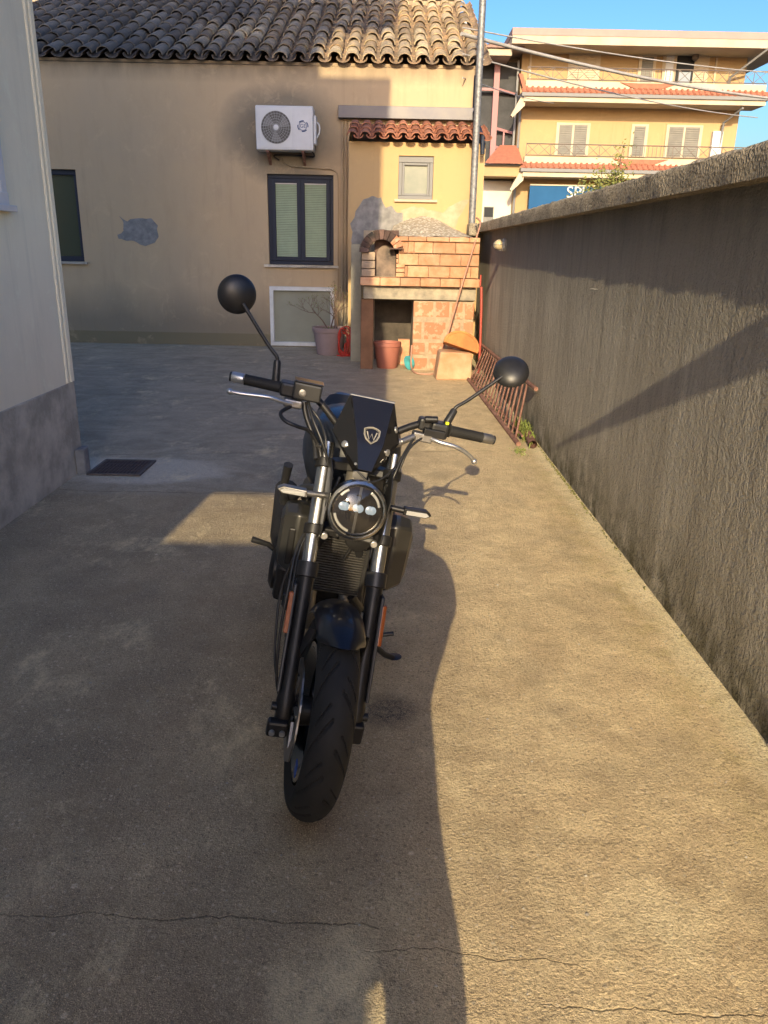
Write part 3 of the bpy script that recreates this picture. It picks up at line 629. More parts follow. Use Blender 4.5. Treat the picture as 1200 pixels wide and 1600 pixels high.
# rusty railing leaning on the wall
rr_ = thing('rusty_railing', 'rusty iron railing with many bars leaning on its side against the boundary wall', 'railing')
def bar(name, p, q, r=.009, n=6): return MB().tube([p, q], r, n).build(name, M_rust, rr_, smooth=60)
bar('bottom_rail', (1.06, 10.05, .02), (1.155, 6.50, .02), .022, 8); bar('top_rail', (1.305, 11.0, .37), (1.31, 6.72, .465), .02, 8)
bar('middle_rail', (1.10, 9.9, .07), (1.20, 6.6, .07), .010, 6)
NB = 17
for i in range(NB):
    t = (i+.5)/NB; P = Vector((1.065, 9.95, .02)).lerp(Vector((1.153, 6.56, .02)), t); Q = Vector((1.303, 10.55, .375)).lerp(Vector((1.305, 7.02, .462)), t)
    bar('bar', P, Q, .010, 6)
hp_ = MB(); hp_.lathe([(.036,0),(.036,.42),(.029,.42),(.029,.01)], n=16, cap=False)
o = hp_.build('rusty_tube', M_rust, smooth=40); o.rotation_euler = (R(-90), 0, R(2)); o.location = (1.265, 6.42, .04); o.rotation_euler = (R(-90), 0, R(-3)); tag(o, 'short rusty pipe lying on the ground at the foot of the railing', 'pipe')
# weeds
random.seed(5)
def tuft(n, cx, cy, sx_, sy_, h):
    mb = MB()
    for k in range(n):
        x, y = random.gauss(cx, sx_), random.gauss(cy, sy_); x = min(x, 1.33); a = random.uniform(0, 6.28); hh = h*random.uniform(.4, 1.1); l = random.uniform(.2, .9)*hh
        d = Vector((math.cos(a)*l, math.sin(a)*l, 0)); d.x = min(d.x, 1.338-x); s_ = Vector((-math.sin(a), math.cos(a), 0))*random.uniform(.003, .008)
        p = Vector((x, y, .004)); p1_ = p + d*.35 + Vector((0,0,hh*.7)); p2_ = p + d + Vector((0,0,hh))
        mb.add([p-s_, p+s_, p1_+s_*.9, p1_-s_*.9, p2_], [(0,1,2,3),(3,2,4)])
    return mb
wd = tuft(300, 1.27, 6.95, .03, .17, .12); wd.xf(Matrix.Translation((0,0,0)))
wd.build('weeds', M_grass, kind='stuff')
mossb = tuft(260, 1.33, 5.6, .008, .8, .014).build('moss_strip', mat('dull_moss', (.12,.13,.035), (.18,.17,.06), .8, sc=20), kind='stuff')
tuft(60, 1.13, 6.3, .03, .08, .02).build('moss_tuft', M_grass, kind='stuff')

# grit and small stones scattered on the concrete
random.seed(21); gt = MB()
for k in range(650):
    y = 1.0 + 5.5*random.random()**1.6; x = random.uniform(-2.1, 1.3) if random.random() < .8 else random.gauss(1.27, .04)
    if x > 1.335: continue
    q = random.uniform(.0016, .0045)*(1.6 if random.random() < .06 else 1); vs = [Vector((random.uniform(.7,1.3)*q*a_, random.uniform(.7,1.3)*q*b_, .004+random.uniform(.5,.9)*q*c_)) + Vector((x, y, 0)) for a_, b_, c_ in ((1,0,0),(0,1,0),(-1,0,0),(0,-1,0),(.1,.1,1.2))]
    gt.add(vs, [(0,1,4),(1,2,4),(2,3,4),(3,0,4)])
gt.build('grit', mat('grit', (.50,.46,.38), (.20,.18,.15), .9, sc=3), kind='stuff')

# drain grate
dg = thing('drain_grate', 'square rusty brown cast iron drain cover set in pale cement by the left house', 'drain cover', (-1.97, 5.55, .006))
MB().box(-.195,-.205,0,-.175,.205,.014).box(.175,-.205,0,.195,.205,.014).box(-.173,-.205,0,.173,-.185,.014).box(-.173,.185,0,.173,.205,.014).build('frame', mat('drain_frame', (.09,.075,.068),(.14,.115,.10), .9, sc=20), dg)
MB().box(-.174,-.184,0,.174,.184,.003).build('plate', M_dirt, dg)
slm = MB().box(-.0075,-.18,.003,.0075,.18,.012).mesh('slat', mat('drain_iron', (.07,.05,.045),(.12,.085,.075), .85, .3, sc=20))
for i in range(13): link('slat', slm, dg, (-.162+i*.027, 0, 0))
for z in (-.09, 0, .09): MB().box(-.172, z-.006, .0035, .172, z+.006, .0105).build('crossbar', slm.materials[0], dg)

# ---- air conditioner
ac = thing('air_conditioner', 'white outdoor air conditioning unit with round fan grille mounted on the ochre wall', 'air conditioner', (-1.62, 13.2, 2.985))
b = MB().box(-.435, -.36, .01, .435, -.08, .62).build('casing', M_white, ac, bevel=.02, seg=3)
MB().box(-.365, -.366, .05, .115, -.361, .585).build('grille_plate', mat('grille_plate', (.60,.61,.62), None, .5), ac, bevel=.008)
MB().lathe([(.225,0),(.225,.004)], c=(-.125,-.366,.32), axis=(0,-1,0), n=40).build('fan_recess', mat('fan_dark', (.09,.085,.08),(.14,.13,.12), .8, sc=10), ac)
gr = MB()
for r_ in (.05,.085,.12,.155,.19,.223): gr.tube([(-.125+r_*math.cos(a), -.378, .32+r_*math.sin(a)) for a in [2*math.pi*j/36 for j in range(37)]], .0028, 4, False)
for k in range(28):
    a = 2*math.pi*k/28; gr.tube([(-.125+.04*math.cos(a), -.378, .32+.04*math.sin(a)), (-.125+.225*math.cos(a+.12), -.378, .32+.225*math.sin(a+.12))], .0025, 4)
gr.build('fan_grille', mat('grille_wire', (.33,.34,.35), None, .5), ac)
fb = MB()
for k in range(3):
    a0 = 2*math.pi*k/3; pts = [(-.125+.04*math.cos(a0), -.371, .32+.04*math.sin(a0))] + [(-.125+.20*math.cos(a0+t), -.371, .32+.20*math.sin(a0+t)) for t in (.1,.4,.7,1.0)]
    fb.prism(pts, (0,.003,0))
fb.build('fan_blade', mat('fan_blade', (.2,.2,.2), None, .5), ac)
MB().lathe([(.04,0),(.038,.01),(.02,.016)], c=(-.125,-.376,.32), axis=(0,-1,0), n=20).build('fan_hub', M_white, ac, smooth=40)
MB().box(.165,-.364,.05,.40,-.361,.585).build('side_panel', M_white, ac, bevel=.004)
M_logo = mat('logo_blue', (.03,.07,.20), None, .5)
lg = MB(); cc = (.28, .345)
lg.tube([(cc[0]+.058*math.cos(a), -.366, cc[1]+.058*math.sin(a)) for a in [2*math.pi*j/28 for j in range(29)]], .004, 5, False)
for k in range(4):
    a0 = math.pi/2*k+.3; lg.tube([(cc[0]+.078*math.cos(a0+t), -.366, cc[1]+.072*math.sin(a0+t)) for t in (-.5,-.25,0,.25,.5)], .008, 5)
lg.build('logo_ring', M_logo, ac)
text('logo_letters', 'GE', .075, .002, M_logo, ac, Matrix.Translation((cc[0], -.366, cc[1])) @ Matrix.Rotation(R(90), 4, 'X'))
MB().box(.437,-.33,.10,.475,-.12,.50).build('valve_cover', M_white, ac, bevel=.012)
MB().tube(smoothpts([(.47,-.25,.42),(.515,-.26,.38),(.52,-.26,.28),(.48,-.25,.2)]), .012, 8).build('valve_handle', M_white, ac, smooth=80)
for x in (-.27, .27): MB().box(x-.02,-.34,-.02,x+.02,0,.008).prism([(x-.018,-.02,-.021),(x-.018,-.30,-.021),(x-.018,-.02,-.17)], (.036,0,0)).build('bracket', M_rust, ac)
MB().tube(smoothpts([(.40,-.2,.02),(.42,-.14,-.05),(.2,-.06,-.03),(-.2,-.05,-.03),(-.13,-.03,-.1)]), .013, 6).build('hose', M_black, ac, smooth=80)

# ---- utility pole and wires
po = MB().tube([(1.19, 11.78, 0), (1.175, 11.78, 2.5), (1.165, 11.78, 5.6)], .047, 16).build('utility_pole', M_galv, smooth=60); tag(po, 'tall thin galvanised steel pole rising beside the end of the boundary wall', 'pole')
def wire(a, c, sag, r, label, m_):
    a, c = Vector(a), Vector(c); pts = []
    for i in range(17):
        t = i/16; p = a.lerp(c, t); p.z -= sag*4*t*(1-t); pts.append(p)
    tag(MB().tube(pts, r, 6).build('overhead_cable', m_, smooth=80), label, 'cable', 'overhead cables running right from the house corner')
M_wr = mat('pale_cable', (.48,.46,.43), (.36,.34,.32), .6, sc=6)
wire((1.0, 13.0, 4.62), (10.8, 22.0, 5.35), .15, .028, 'thickest pale overhead cable bundle sloping down to the right', M_wr)
wire((1.04, 13.0, 4.36), (9.6, 22.5, 5.05), .12, .013, 'lowest pale overhead cable sloping down in front of the upper balcony', M_wr)
wire((1.02, 13.0, 4.70), (10.6, 21.0, 5.75), .12, .011, 'thin overhead cable just above the thickest cable bundle', M_wr)
wire((1.05, 13.0, 4.05), (4.7, 25, 5.7), .05, .009, 'short thin cable crossing the glazed stair tower', M_wr)

# ================================================================== APARTMENT BUILDING
ap = thing('apartment_building', 'three storey yellow apartment building with two long white balconies behind the wall', 'building', (9.5, 34.2, 0))
TA = Matrix.Translation((-9.5, -34.2, 0)); k_ = 34.2/33
def W(x, z): return x*k_, 1.6+(z-1.6)*k_
def A_(mb, name, mt, par=None, **kw): return mb.xf(TA).build(name, mt, par or ap, **kw)
A_(MB().box(5.05, 34.2, 0, 13.85, 44, 9.35), 'wall', M_apt)
A_(MB().box(3.6, 35.0, 0, 5.04, 44, 9.0), 'stair_wall', M_aptw)
A_(MB().box(4.42, 32.7, 8.93, 15.0, 45, 9.20), 'roof_fascia', M_aptw)
A_(MB().box(4.4, 32.68, 9.203, 15.02, 45, 9.44), 'roof_edge', mat('faded_roof_edge', (.40,.27,.24), (.34,.24,.22), .9, sc=2))
A_(MB().tube([(13.98,32.62,9.2),(13.98,32.62,8.95),(13.2,34.0,8.2),(13.2,34.1,7.5)], .05, 8), 'downpipe', M_grey, smooth=50)
def balcony(z, x0, x1, zlow):
    # z: underside of beam; layered front
    bl = A_(MB().box(x0, 33.0, z, x1, 34.19, z+.17), 'balcony', M_aptw)
    A_(MB().box(x0-.1, 32.92, z+.172, x1+.1, 34.19, z+.30), 'gutter', M_grey, bl)
    rt_ = MB(); nn = int((x1-x0)/.22)
    rt_.prism([(x0-.1, 32.9, z+.302), (x1+.1, 32.9, z+.302), (x1+.1, 33.14, z+.50), (x0-.1, 33.14, z+.50)], (0, .06, .0))
    for i in range(nn): rt_.tube([(x0+i*.22+.1, 32.9, z+.31), (x0+i*.22+.1, 33.14, z+.51)], .055, 6)
    A_(rt_, 'tile_edging', M_orange, bl)
    A_(MB().box(x0+.05, 33.15, z+.49, x1, 33.30, z+.74), 'parapet', M_aptw, bl)
    rl = MB(); zb, zt = z+.79, z+1.20
    rl.tube([(x0+.1,33.2,zt),(x1,33.2,zt)], .022, 5).tube([(x0+.1,33.2,zb),(x1,33.2,zb)], .018, 5)
    x = x0+.1; 
    while x < x1-.5:
        if 8.6 < x < 10.6:
            for q in range(6): rl.tube([(x+q*.16,33.2,zb-.0),(x+q*.16,33.2,zt)], .013, 4)
            x += .96; continue
        rl.tube([(x,33.2,zb),(x+.48,33.2,zt),(x+.96,33.2,zb)], .014, 4).tube([(x,33.2,zt),(x+.48,33.2,zb),(x+.96,33.2,zt)], .014, 4); rl.tube([(x,33.2,zb-.05),(x,33.2,zt)], .015, 4); x += .96
    A_(rl, 'balcony_railing', M_iron, bl)
    # fan shaped tile dip in the middle
    A_(MB().prism([(8.7,33.10,z+.72),(9.25,33.10,z+.52),(10.3,33.10,z+.52),(10.9,33.10,z+.72),(10.3,33.10,z+.70),(9.3,33.10,z+.70)], (0,.04,0)), 'tile_fan', M_orange, bl)
    # corner bracket
    A_(MB().prism([(x0-.1,33.1,z+.16),(x0+.1,33.1,z+.16),(x0+.05,33.1,z-.15),(x0-.38,33.1,z-.55),(x0-.45,33.1,z-.48)], (0,.3,0)), 'corner_bracket', M_aptw, bl)
    return bl
balcony(7.07, 5.05, 14.3, 0); balcony(4.42, 5.2, 14.3, 0)
A_(MB().tube([(13.5,33.1,7.0),(13.2,34.0,6.6),(13.15,34.1,4.6)], .05, 8), 'downpipe', M_grey, smooth=50)
# stair tower glazing
A_(MB().box(3.55, 34.6, 4.9, 5.0, 34.65, 8.7), 'stair_glazing', mat('stair_dark', (.025,.027,.03),(.06,.06,.065), .5, sc=1.2, spec=.15))
pk = [(3.98, 4.18)]
A_(MB().box(4.0, 34.2, 4.9, 4.22, 34.4, 8.55), 'stair_post', M_pink); A_(MB().box(4.9, 34.3, 4.9, 4.98, 34.45, 8.7), 'stair_post', M_grey)
for z in (5.0, 5.55, 6.22, 7.62): A_(MB().prism([(4.22,34.25,z),(4.9,34.45,z-.12),(4.9,34.45,z-.03),(4.22,34.25,z+.1)], (0,.1,0)), 'stair_crossbar', M_pink)
A_(MB().box(3.4, 34.25, z, 4.0, 34.35, z+.1), 'stair_crossbar', M_pink)
A_(MB().box(4.5, 34.3, 5.0, 4.56, 34.4, 6.15), 'stair_mullion', M_pink)
A_(MB().box(2.6, 33.2, 8.63, 4.5, 36, 8.85), 'stair_roof_fascia', M_aptw)
sr = MB().prism([(2.5,33.1,8.87),(4.95,33.1,8.87),(4.95,36.5,9.5),(2.5,36.5,9.5)], (0,0,.08))
for i in range(11): sr.tube([(2.6+i*.22,33.08,8.95),(2.6+i*.22,36.4,9.58)], .06, 6)
A_(sr, 'stair_roof', mat('brown_roof', (.36,.22,.18),(.26,.17,.14), .9, sc=6))
A_(MB().prism([(3.7,32.9,4.86),(5.18,32.9,4.86),(5.1,34.2,5.62),(4.4,34.2,5.62)], (0,.05,.05)), 'hip_roof', M_orange)
A_(MB().prism([(4.78,33.0,8.0),(4.95,33.0,8.0),(5.12,33.0,7.45),(5.02,33.0,7.4)], (0,.3,0)), 'hip_edge', M_orange)
A_(MB().box(3.7, 33.2, 4.42, 5.08, 34.9, 4.80), 'entry_canopy', M_apt); A_(MB().box(3.65, 33.1, 4.802, 5.12, 34.9, 4.86), 'entry_gutter', M_grey)
A_(MB().box(3.5, 34.4, 0, 5.04, 34.9, 4.35), 'ground_wall', mat('white_render', (.62,.56,.47), (.54,.49,.41), .9, sc=1))
A_(MB().box(3.9, 34.36, 1.9, 4.32, 34.39, 3.35), 'garage_window', M_shut); A_(MB().box(3.93, 34.34, 2.95, 4.29, 34.357, 3.32), 'garage_opening', M_dark)
A_(MB().tube([(5.1,34.1,7.0),(5.1,34.1,3.0)], .05, 8), 'downpipe', M_grey)
A_(MB().box(12.85, 34.0, 4.6, 13.25, 34.19, 6.3), 'chimney_duct', M_white)
def shutter(x0, x1, z0, z1, leaves=2, mt=M_shut, frame=M_aptw):
    (X0, Z0), (X1, Z1) = W(x0, z0), W(x1, z1)
    w_ = A_(MB().box(X0-.08, 34.14, Z0-.02, X1+.08, 34.195, Z1+.08), 'window', frame); d = (X1-X0)/leaves
    for i in range(leaves):
        a, c = X0+i*d+.04, X0+(i+1)*d-.04; lo = MB().box(a, 34.12, Z0+.02, c, 34.139, Z1)
        z = Z0+.07
        while z < Z1-.05: lo.box(a+.03, 34.095, z, c-.03, 34.119, z+.035); z += .08
        A_(lo, 'shutter', mt, w_)
shutter(6.45, 7.6, 5.2, 6.27); shutter(9.35, 9.85, 5.2, 6.27, 1); shutter(10.7, 11.95, 5.2, 6.27)
shutter(6.7, 7.75, 7.6, 8.7, 2, M_aptw); shutter(9.35, 9.85, 7.6, 8.62, 1); shutter(10.25, 10.62, 7.6, 8.75, 1, M_white); shutter(11.42, 11.85, 7.6, 8.75, 1, M_aptw)
(X0, Z0), (X1, Z1) = W(10.7, 7.6), W(11.35, 8.75)
A_(MB().box(X0, 34.10, Z0, X1, 34.19, Z1), 'door', M_dark); A_(MB().box(X0+.1, 34.08, Z0, X1-.1, 34.098, Z0+.55), 'door_curtain', mat('blue_grey_cloth', (.28,.33,.40), None, .8))
A_(MB().lathe([(.05,0),(.14,.08),(.12,.28),(.03,.36)], c=(11.7,33.9,8.72), n=8), 'lantern', M_iron)
for x in (5.35, 12.6): A_(MB().box(x, 34.13, 7.6, x+.07, 34.19, 8.9), 'wall_pilaster', M_aptw)
# shop sign
sg = thing('shop_sign', 'blue shop sign board with large white letters on the ground floor of the yellow building', 'sign', (7.46, 33.5, 3.85))
MB().box(-1.85, 0, -.75, 2.6, .12, .28).build('board', M_sign, sg)
MB().box(-1.85, -.03, .283, 2.6, .12, .33).build('board_trim', M_aptw, sg)
text('letters', 'SPI', .62, .02, M_white, sg, Matrix.Translation((.0, -.03, .03)) @ Matrix.Rotation(R(90), 4, 'X'))
# dish and antenna
ds = thing('satellite_dish', 'white satellite dish on the roof just right of the old tile roof', 'satellite dish', (2.75, 33.4, 9.05))
MB().lathe([(.001,0),(.2,.02),(.33,.07),(.40,.13),(.395,.14),(.2,.04),(.001,.015)], c=(0,-.1,.35), axis=(.35,-1,.35), n=28, cap=False).build('reflector', M_white, ds, smooth=60)
MB().tube([(0,0,-.2),(0,0,.35)], .03, 8).tube([(0,-.1,.2),(.25,-.55,.35)], .015, 6).build('mast', M_galv, ds)
an = MB().tube([(2.3,33.6,8.9),(2.3,33.6,11.2)], .03, 6).tube([(2.1,33.6,10.2),(2.55,33.6,10.35)], .015, 5).tube([(2.15,33.6,9.7),(2.5,33.6,9.75)], .012, 5)
tag(an.build('antenna_mast', M_galv), 'thin television antenna mast rising left of the satellite dish', 'antenna')

# shrub behind the wall
sh = thing('leafy_shrub', 'thin leafy shrub with yellow green leaves reaching above the boundary wall', 'shrub', (3.5, 13.2, 0))
random.seed(11); tw = MB()
tw.tube([(0,0,0),(.05,0,1.2),(.0,0,2.3)], .03, 6, rs=[.04,.03,.018]); ends = []
for (dx, dz) in ((-.35,.35),(-.2,.55),(.05,.6),(.25,.35),(.45,.1),(.1,.9),(-.05,.3),(.3,.2),(-.5,.15),(.15,.4)):
    p = [Vector((0,0,2.1)), Vector((dx*.5,random.uniform(-.1,.1),2.25+dz*.6)), Vector((dx,random.uniform(-.2,.2),2.3+dz))]; tw.tube(p, .008, 5, rs=[.012,.008,.004]); ends += [p[1], p[2], p[1].lerp(p[2],.5)]
tw.build('trunk', M_bark, sh, smooth=80)
lf = MB()
for e_ in ends:
    for k in range(70 if e_.z < 2.8 else 30):
        c = e_ + Vector((random.gauss(0,.09), random.gauss(0,.09), random.gauss(-.02,.07))); d = Vector((random.uniform(-1,1), random.uniform(-1,1), random.uniform(-1,.4))).normalized()*random.uniform(.04,.075); s_ = d.orthogonal().normalized()*.018
        lf.add([c, c+d*.5+s_, c+d, c+d*.5-s_], [(0,1,2,3)])
lf.build('foliage', mat('yellow_leaf', (.26,.25,.07),(.14,.17,.04), .6, sc=14), sh, kind='stuff')

# ================================================================== BEHIND THE CAMERA (casts the courtyard shade)
nh = thing('shade_wall_behind', 'tall unseen wall standing in for the building behind the viewpoint, cut to shape the shade', 'house', (-4, -6, 0))  # unseen thin wall, its slots and edge shaped to throw the shade
def edge(z):
    if z <= 6.5: return .008 - SX*z/SLOPE - .015*max(0, min(1, (3.6-z)/.7))
    t = min(1, (z-6.5)/1.5); e1 = .008 - SX*6.5/SLOPE; e2 = -.12 - SX*18.7
    return e1 + (e2-e1)*t if t < 1 else e2 + (z-8)/3.4*.05
o1, o2, o3 = (-1.22 - SX*10.5, .0 - SX*10.5), (-.98 - SX*18.7, -.44 - SX*18.7), -1.12 - SX*19.2
b = MB(); zz = [0, 1.5, 2.9, 3.6, 3.86, 4.24, 5.2, 6.13, 7.48, 8.12, 9.5, 10.6, 11.42]
for j in range(len(zz)-1):
    z0, z1 = zz[j], zz[j+1]; segs = [(-8.6, None)]
    if z0 == 3.86: segs = [(-8.6, o1[0])]
    if z0 == 7.48: segs = [(-8.6, o2[0]), (o2[1], None)]
    for a, c in segs:
        x0_, x1_ = (edge(z0), edge(z1)) if c is None else (c, c)
        b.prism([(a,-6.08,z0),(x0_,-6.08,z0),(x1_,-6.08,z1),(a,-6.08,z1)], (0,.08,0))
b.xf(Matrix.Translation((4,6,0))).build('wall', M_cream, nh)  # the unseen shade wall itself
MB().box(-8.6,-6.08,11.425,o3,-6,15.3).xf(Matrix.Translation((4,6,0))).build('upper_shade_panel', M_cream, nh)  # added panels that hold sun off the old roof
MB().box(o3+.001,-6.08,13.0,-.02-SX*21,-6,15.3).xf(Matrix.Translation((4,6,0))).build('top_shade_panel', M_cream, nh)
wq = lambda y: 1.345 - SX*(y+1.1)
br = MB().prism([(wq(6),-1.1,2.82),(wq(4.4),-1.1,2.76),(wq(2.7),-1.1,2.69),(wq(0),-1.1,2.56),(1.40,-1.1,2.50),(1.40,-1.1,2.92),(wq(2.7),-1.1,2.885)], (0,.06,0)).box(1.36,-1.1,1.96,1.42,-1.04,2.85)  # added out of view, shaped for the tapered shadow on the wall
tag(br.build('shadow_wedge', M_dkmet), 'unseen tapered wedge added behind the viewpoint to cast a shadow on the boundary wall', 'bracket')

# ================================================================== MOTORCYCLE
LEAN, YAW, STEER = R(10.5), R(4.5), R(3.5)
mo = thing('motorcycle', 'black naked motorcycle with round headlight and small angular flyscreen leaning on its side stand', 'motorcycle', (-.235, 1.95, .004), rot=(0, LEAN, YAW))
rk = R(25); ax_ = Vector((0, math.sin(rk), math.cos(rk))); P0 = Vector((0, .36, .98))
MS = Matrix.Translation(P0) @ Matrix.Rotation(STEER, 4, ax_) @ Matrix.Translation(-P0)
def ms(mb, name, mt, par=None, smooth=None, bevel=0, **kw): return mb.xf(MS).build(name, mt, par or mo, smooth=smooth, bevel=bevel, **kw)
def mp(mb, name, mt, par=None, smooth=None, bevel=0, **kw): return mb.build(name, mt, par or mo, smooth=smooth, bevel=bevel, **kw)
def wheel(cy, cz, Rr, wdt, steer, discs, seg=900, grooves=True):
    F = ms if steer else mp
    nn = 64 if grooves else 24
    prof = []
    hw = wdt/2; hgt = wdt*.62
    for i in range(nn):
        t = -1 + 2*i/(nn-1); a = t*R(112)
        prof.append((hw*math.sin(a)/1.0 if abs(a) < R(90) else hw*math.copysign(1, a)*(1-.22*(abs(a)-R(90))/R(22)), Rr - hw*.92 + hw*.92*math.cos(a) - (max(0, abs(a)-R(90)))*hgt*.55, a))
    mb = MB(); 
    for k in range(seg):
        th = 2*math.pi*k/seg
        for x, r, a in prof:
            if grooves and abs(a) > R(8) and abs(a) < R(84):
                u = abs(a)/R(90); side = 1 if a > 0 else -1
                ph = (th*Rr*1.0/.155 + (0 if side > 0 else .5) - 1.05*u**1.25) % 1
                g1 = abs(ph-.5) < .030 + .012*(1-u); ph2 = (ph + .36) % 1; g2 = abs(ph2-.5) < .022 and u < .6 and u > .18
                if g1 or g2: r -= .005
            mb.v.append(Vector((x, cy - r*math.sin(th), cz + r*math.cos(th))))
    for k in range(seg):
        for i in range(nn-1): mb.f.append((k*nn+i, k*nn+i+1, ((k+1) % seg)*nn+i+1, ((k+1) % seg)*nn+i))
    rim_r = Rr - hw*1.85
    wh = F(MB().lathe([(rim_r+.012, -hw*.80), (rim_r-.002, -hw*.82), (rim_r-.012, -hw*.6), (rim_r-.03, -hw*.3), (rim_r-.03, hw*.3), (rim_r-.012, hw*.6), (rim_r-.002, hw*.82), (rim_r+.012, hw*.80), (rim_r+.018, 0.0), (rim_r+.012, -hw*.80)], c=(0, cy, cz), axis=(1,0,0), n=64, cap=False), 'wheel_rim', M_blackg, smooth=40)
    F(mb, 'tyre', M_rubber, wh, smooth=50)
    sp = MB()
    for k in range(10):
        a0 = 2*math.pi*k/10 + (.12 if k % 2 else -.12)
        sp.tube([(0, cy+.035*math.sin(a0), cz+.035*math.cos(a0)), (0, cy+(rim_r-.01)*math.sin(2*math.pi*k/10), cz+(rim_r-.01)*math.cos(2*math.pi*k/10))], .010, 6)
    F(sp, 'spokes', M_blackg, wh, smooth=60)
    F(MB().lathe([(.035,-.07),(.045,-.055),(.04,-.02),(.04,.02),(.045,.055),(.035,.07)], c=(0,cy,cz), axis=(1,0,0), n=24), 'hub', M_dkmet, wh, smooth=50)
    for x in discs:
        dm = MB(); N_ = 48; s0 = len(dm.v)
        for xx in (-.0025, .0025):
            for ri, rr_ in enumerate((.105, .15)):
                for j in range(N_):
                    a = 2*math.pi*j/N_; q = rr_ + (.004*math.cos(a*10) if ri else 0); dm.v.append(Vector((x+xx, cy+q*math.cos(a), cz+q*math.sin(a))))
        for j in range(N_):
            k2 = (j+1) % N_; q = lambda l, j_: l*N_+j_
            dm.f += [(q(0,j),q(1,j),q(1,k2),q(0,k2)), (q(2,k2),q(3,k2),q(3,j),q(2,j)), (q(1,j),q(3,j),q(3,k2),q(1,k2)), (q(2,j),q(0,j),q(0,k2),q(2,k2))]
        for j in range(5):
            a = 2*math.pi*j/5; dm.tube([(x, cy+.04*math.cos(a), cz+.04*math.sin(a)), (x, cy+.108*math.cos(a+.25), cz+.108*math.sin(a+.25))], .007, 5)
        F(dm, 'brake_disc', M_alu, wh)
    return wh
fwh = wheel(0, .303, .303, .122, True, (-.078,))
ms(MB().box(-.0640, -.195, .215, -.0610, -.165, .255), 'blue_mark', mat('blue_label', (.02,.07,.30), None, .5), fwh)
wheel(1.40, .31, .31, .16, False, (.085,), seg=160, grooves=False)
dirf = Vector((0, .33, .697)).normalized()
def fp(x, L): return Vector((x, 0, .305)) + dirf*L
for s_ in (-1, 1):
    x = s_*.106
    ft = ms(MB().tube([fp(x, .40), fp(x, .80)], .0215, 24), 'fork_tube', M_chrome, smooth=60)
    ms(MB().tube([fp(x,.385), fp(x,.388), fp(x,.43), fp(x,.432)], .03, 24, rs=[.026,.033,.033,.025]), 'dust_seal', M_black, ft, smooth=40)
    lw = ms(MB().tube([fp(x,-.045), fp(x,-.03), fp(x,.02), fp(x,.06), fp(x,.30), fp(x,.385)], .028, 20, rs=[.016,.023,.028,.0225,.022,.026]), 'fork_lower', M_dkmet, smooth=50)
    ms(MB().tube([Vector((x*1.36,0,.305)), Vector((x*.5,0,.305))], .013, 12), 'axle_end', M_dkmet, lw, smooth=60)
    ms(MB().prism([fp(x+s_*.028,.05)+Vector((0,.015,0)), fp(x+s_*.034,.05)+Vector((0,-.02,0)), fp(x+s_*.034,.37)+Vector((0,-.026,0)), fp(x+s_*.028,.37)+Vector((0,.02,0))], (-s_*.012,0,0)), 'fork_guard', M_black, lw, bevel=.004)
    rf = MB(); pr_ = [fp(x+s_*.030,.225)+Vector((0,-.030,0)), fp(x+s_*.043,.225)+Vector((0,-.026,0)), fp(x+s_*.043,.345)+Vector((0,-.026,0)), fp(x+s_*.030,.345)+Vector((0,-.030,0))]
    rf.prism(pr_, (0,.012,.0)); ms(rf, 'reflector', M_amber, lw, bevel=.002)
    for L_, h_, rr_ in ((.53, .032, .030), (.735, .03, .030)):
        ms(MB().tube([fp(x,L_-h_/2), fp(x,L_+h_/2)], rr_, 20), 'fork_clamp', M_dkmet, smooth=40, bevel=.003)
    ms(MB().tube([fp(x*.72,.53)+Vector((0,-.030,0)), fp(x*.72,.53)+Vector((0,-.046,0))], .011, 12), 'clamp_bolt', M_silver, smooth=40, bevel=.002)
# triple clamps and steering stem
for L_, th in ((.53, .028), (.735, .026)):
    c = [fp(-.10, L_), fp(.10, L_)]
    pts = [fp(-.10,L_)+Vector((0,-.012,0)), fp(-.035,L_)+Vector((0,.005,0)), fp(.035,L_)+Vector((0,.005,0)), fp(.10,L_)+Vector((0,-.012,0)), fp(.10,L_)+Vector((0,.03,0)), fp(.04,L_)+Vector((0,.075,0)), fp(-.04,L_)+Vector((0,.075,0)), fp(-.10,L_)+Vector((0,.03,0))]
    ms(MB().prism([p - dirf*th/2 for p in pts], dirf*th), 'triple_clamp', M_dkmet, bevel=.005)
ms(MB().tube([fp(0,.53)+Vector((0,.04,0)), fp(0,.74)+Vector((0,.04,0))], .03, 18), 'steering_stem', mat('grey_stem', (.14,.13,.11), (.2,.18,.15), .5, .5, sc=12), smooth=60)
ms(MB().box(-.022,.262,.955,.022,.266,.978), 'frame_plate', M_alu, bevel=.001)
# caliper
ms(MB().box(-.118,-.005,.155,-.052,.055,.245, Matrix.Translation((0,.06,.02))).box(-.085,.065,.18,-.06,.12,.26), 'brake_caliper', M_dkmet, bevel=.01)
cf_ = ms(MB().box(-.150,-.055,.235,-.088,-.02,.285), 'axle_clamp', M_dkmet, bevel=.008)
for x in (-.134, -.104): ms(MB().tube([(x,-.062,.252),(x,-.05,.255)], .0085, 12), 'bolt', M_silver, cf_)
ms(MB().box(.088,-.045,.235,.135,-.01,.30), 'axle_clamp', M_dkmet, bevel=.008)
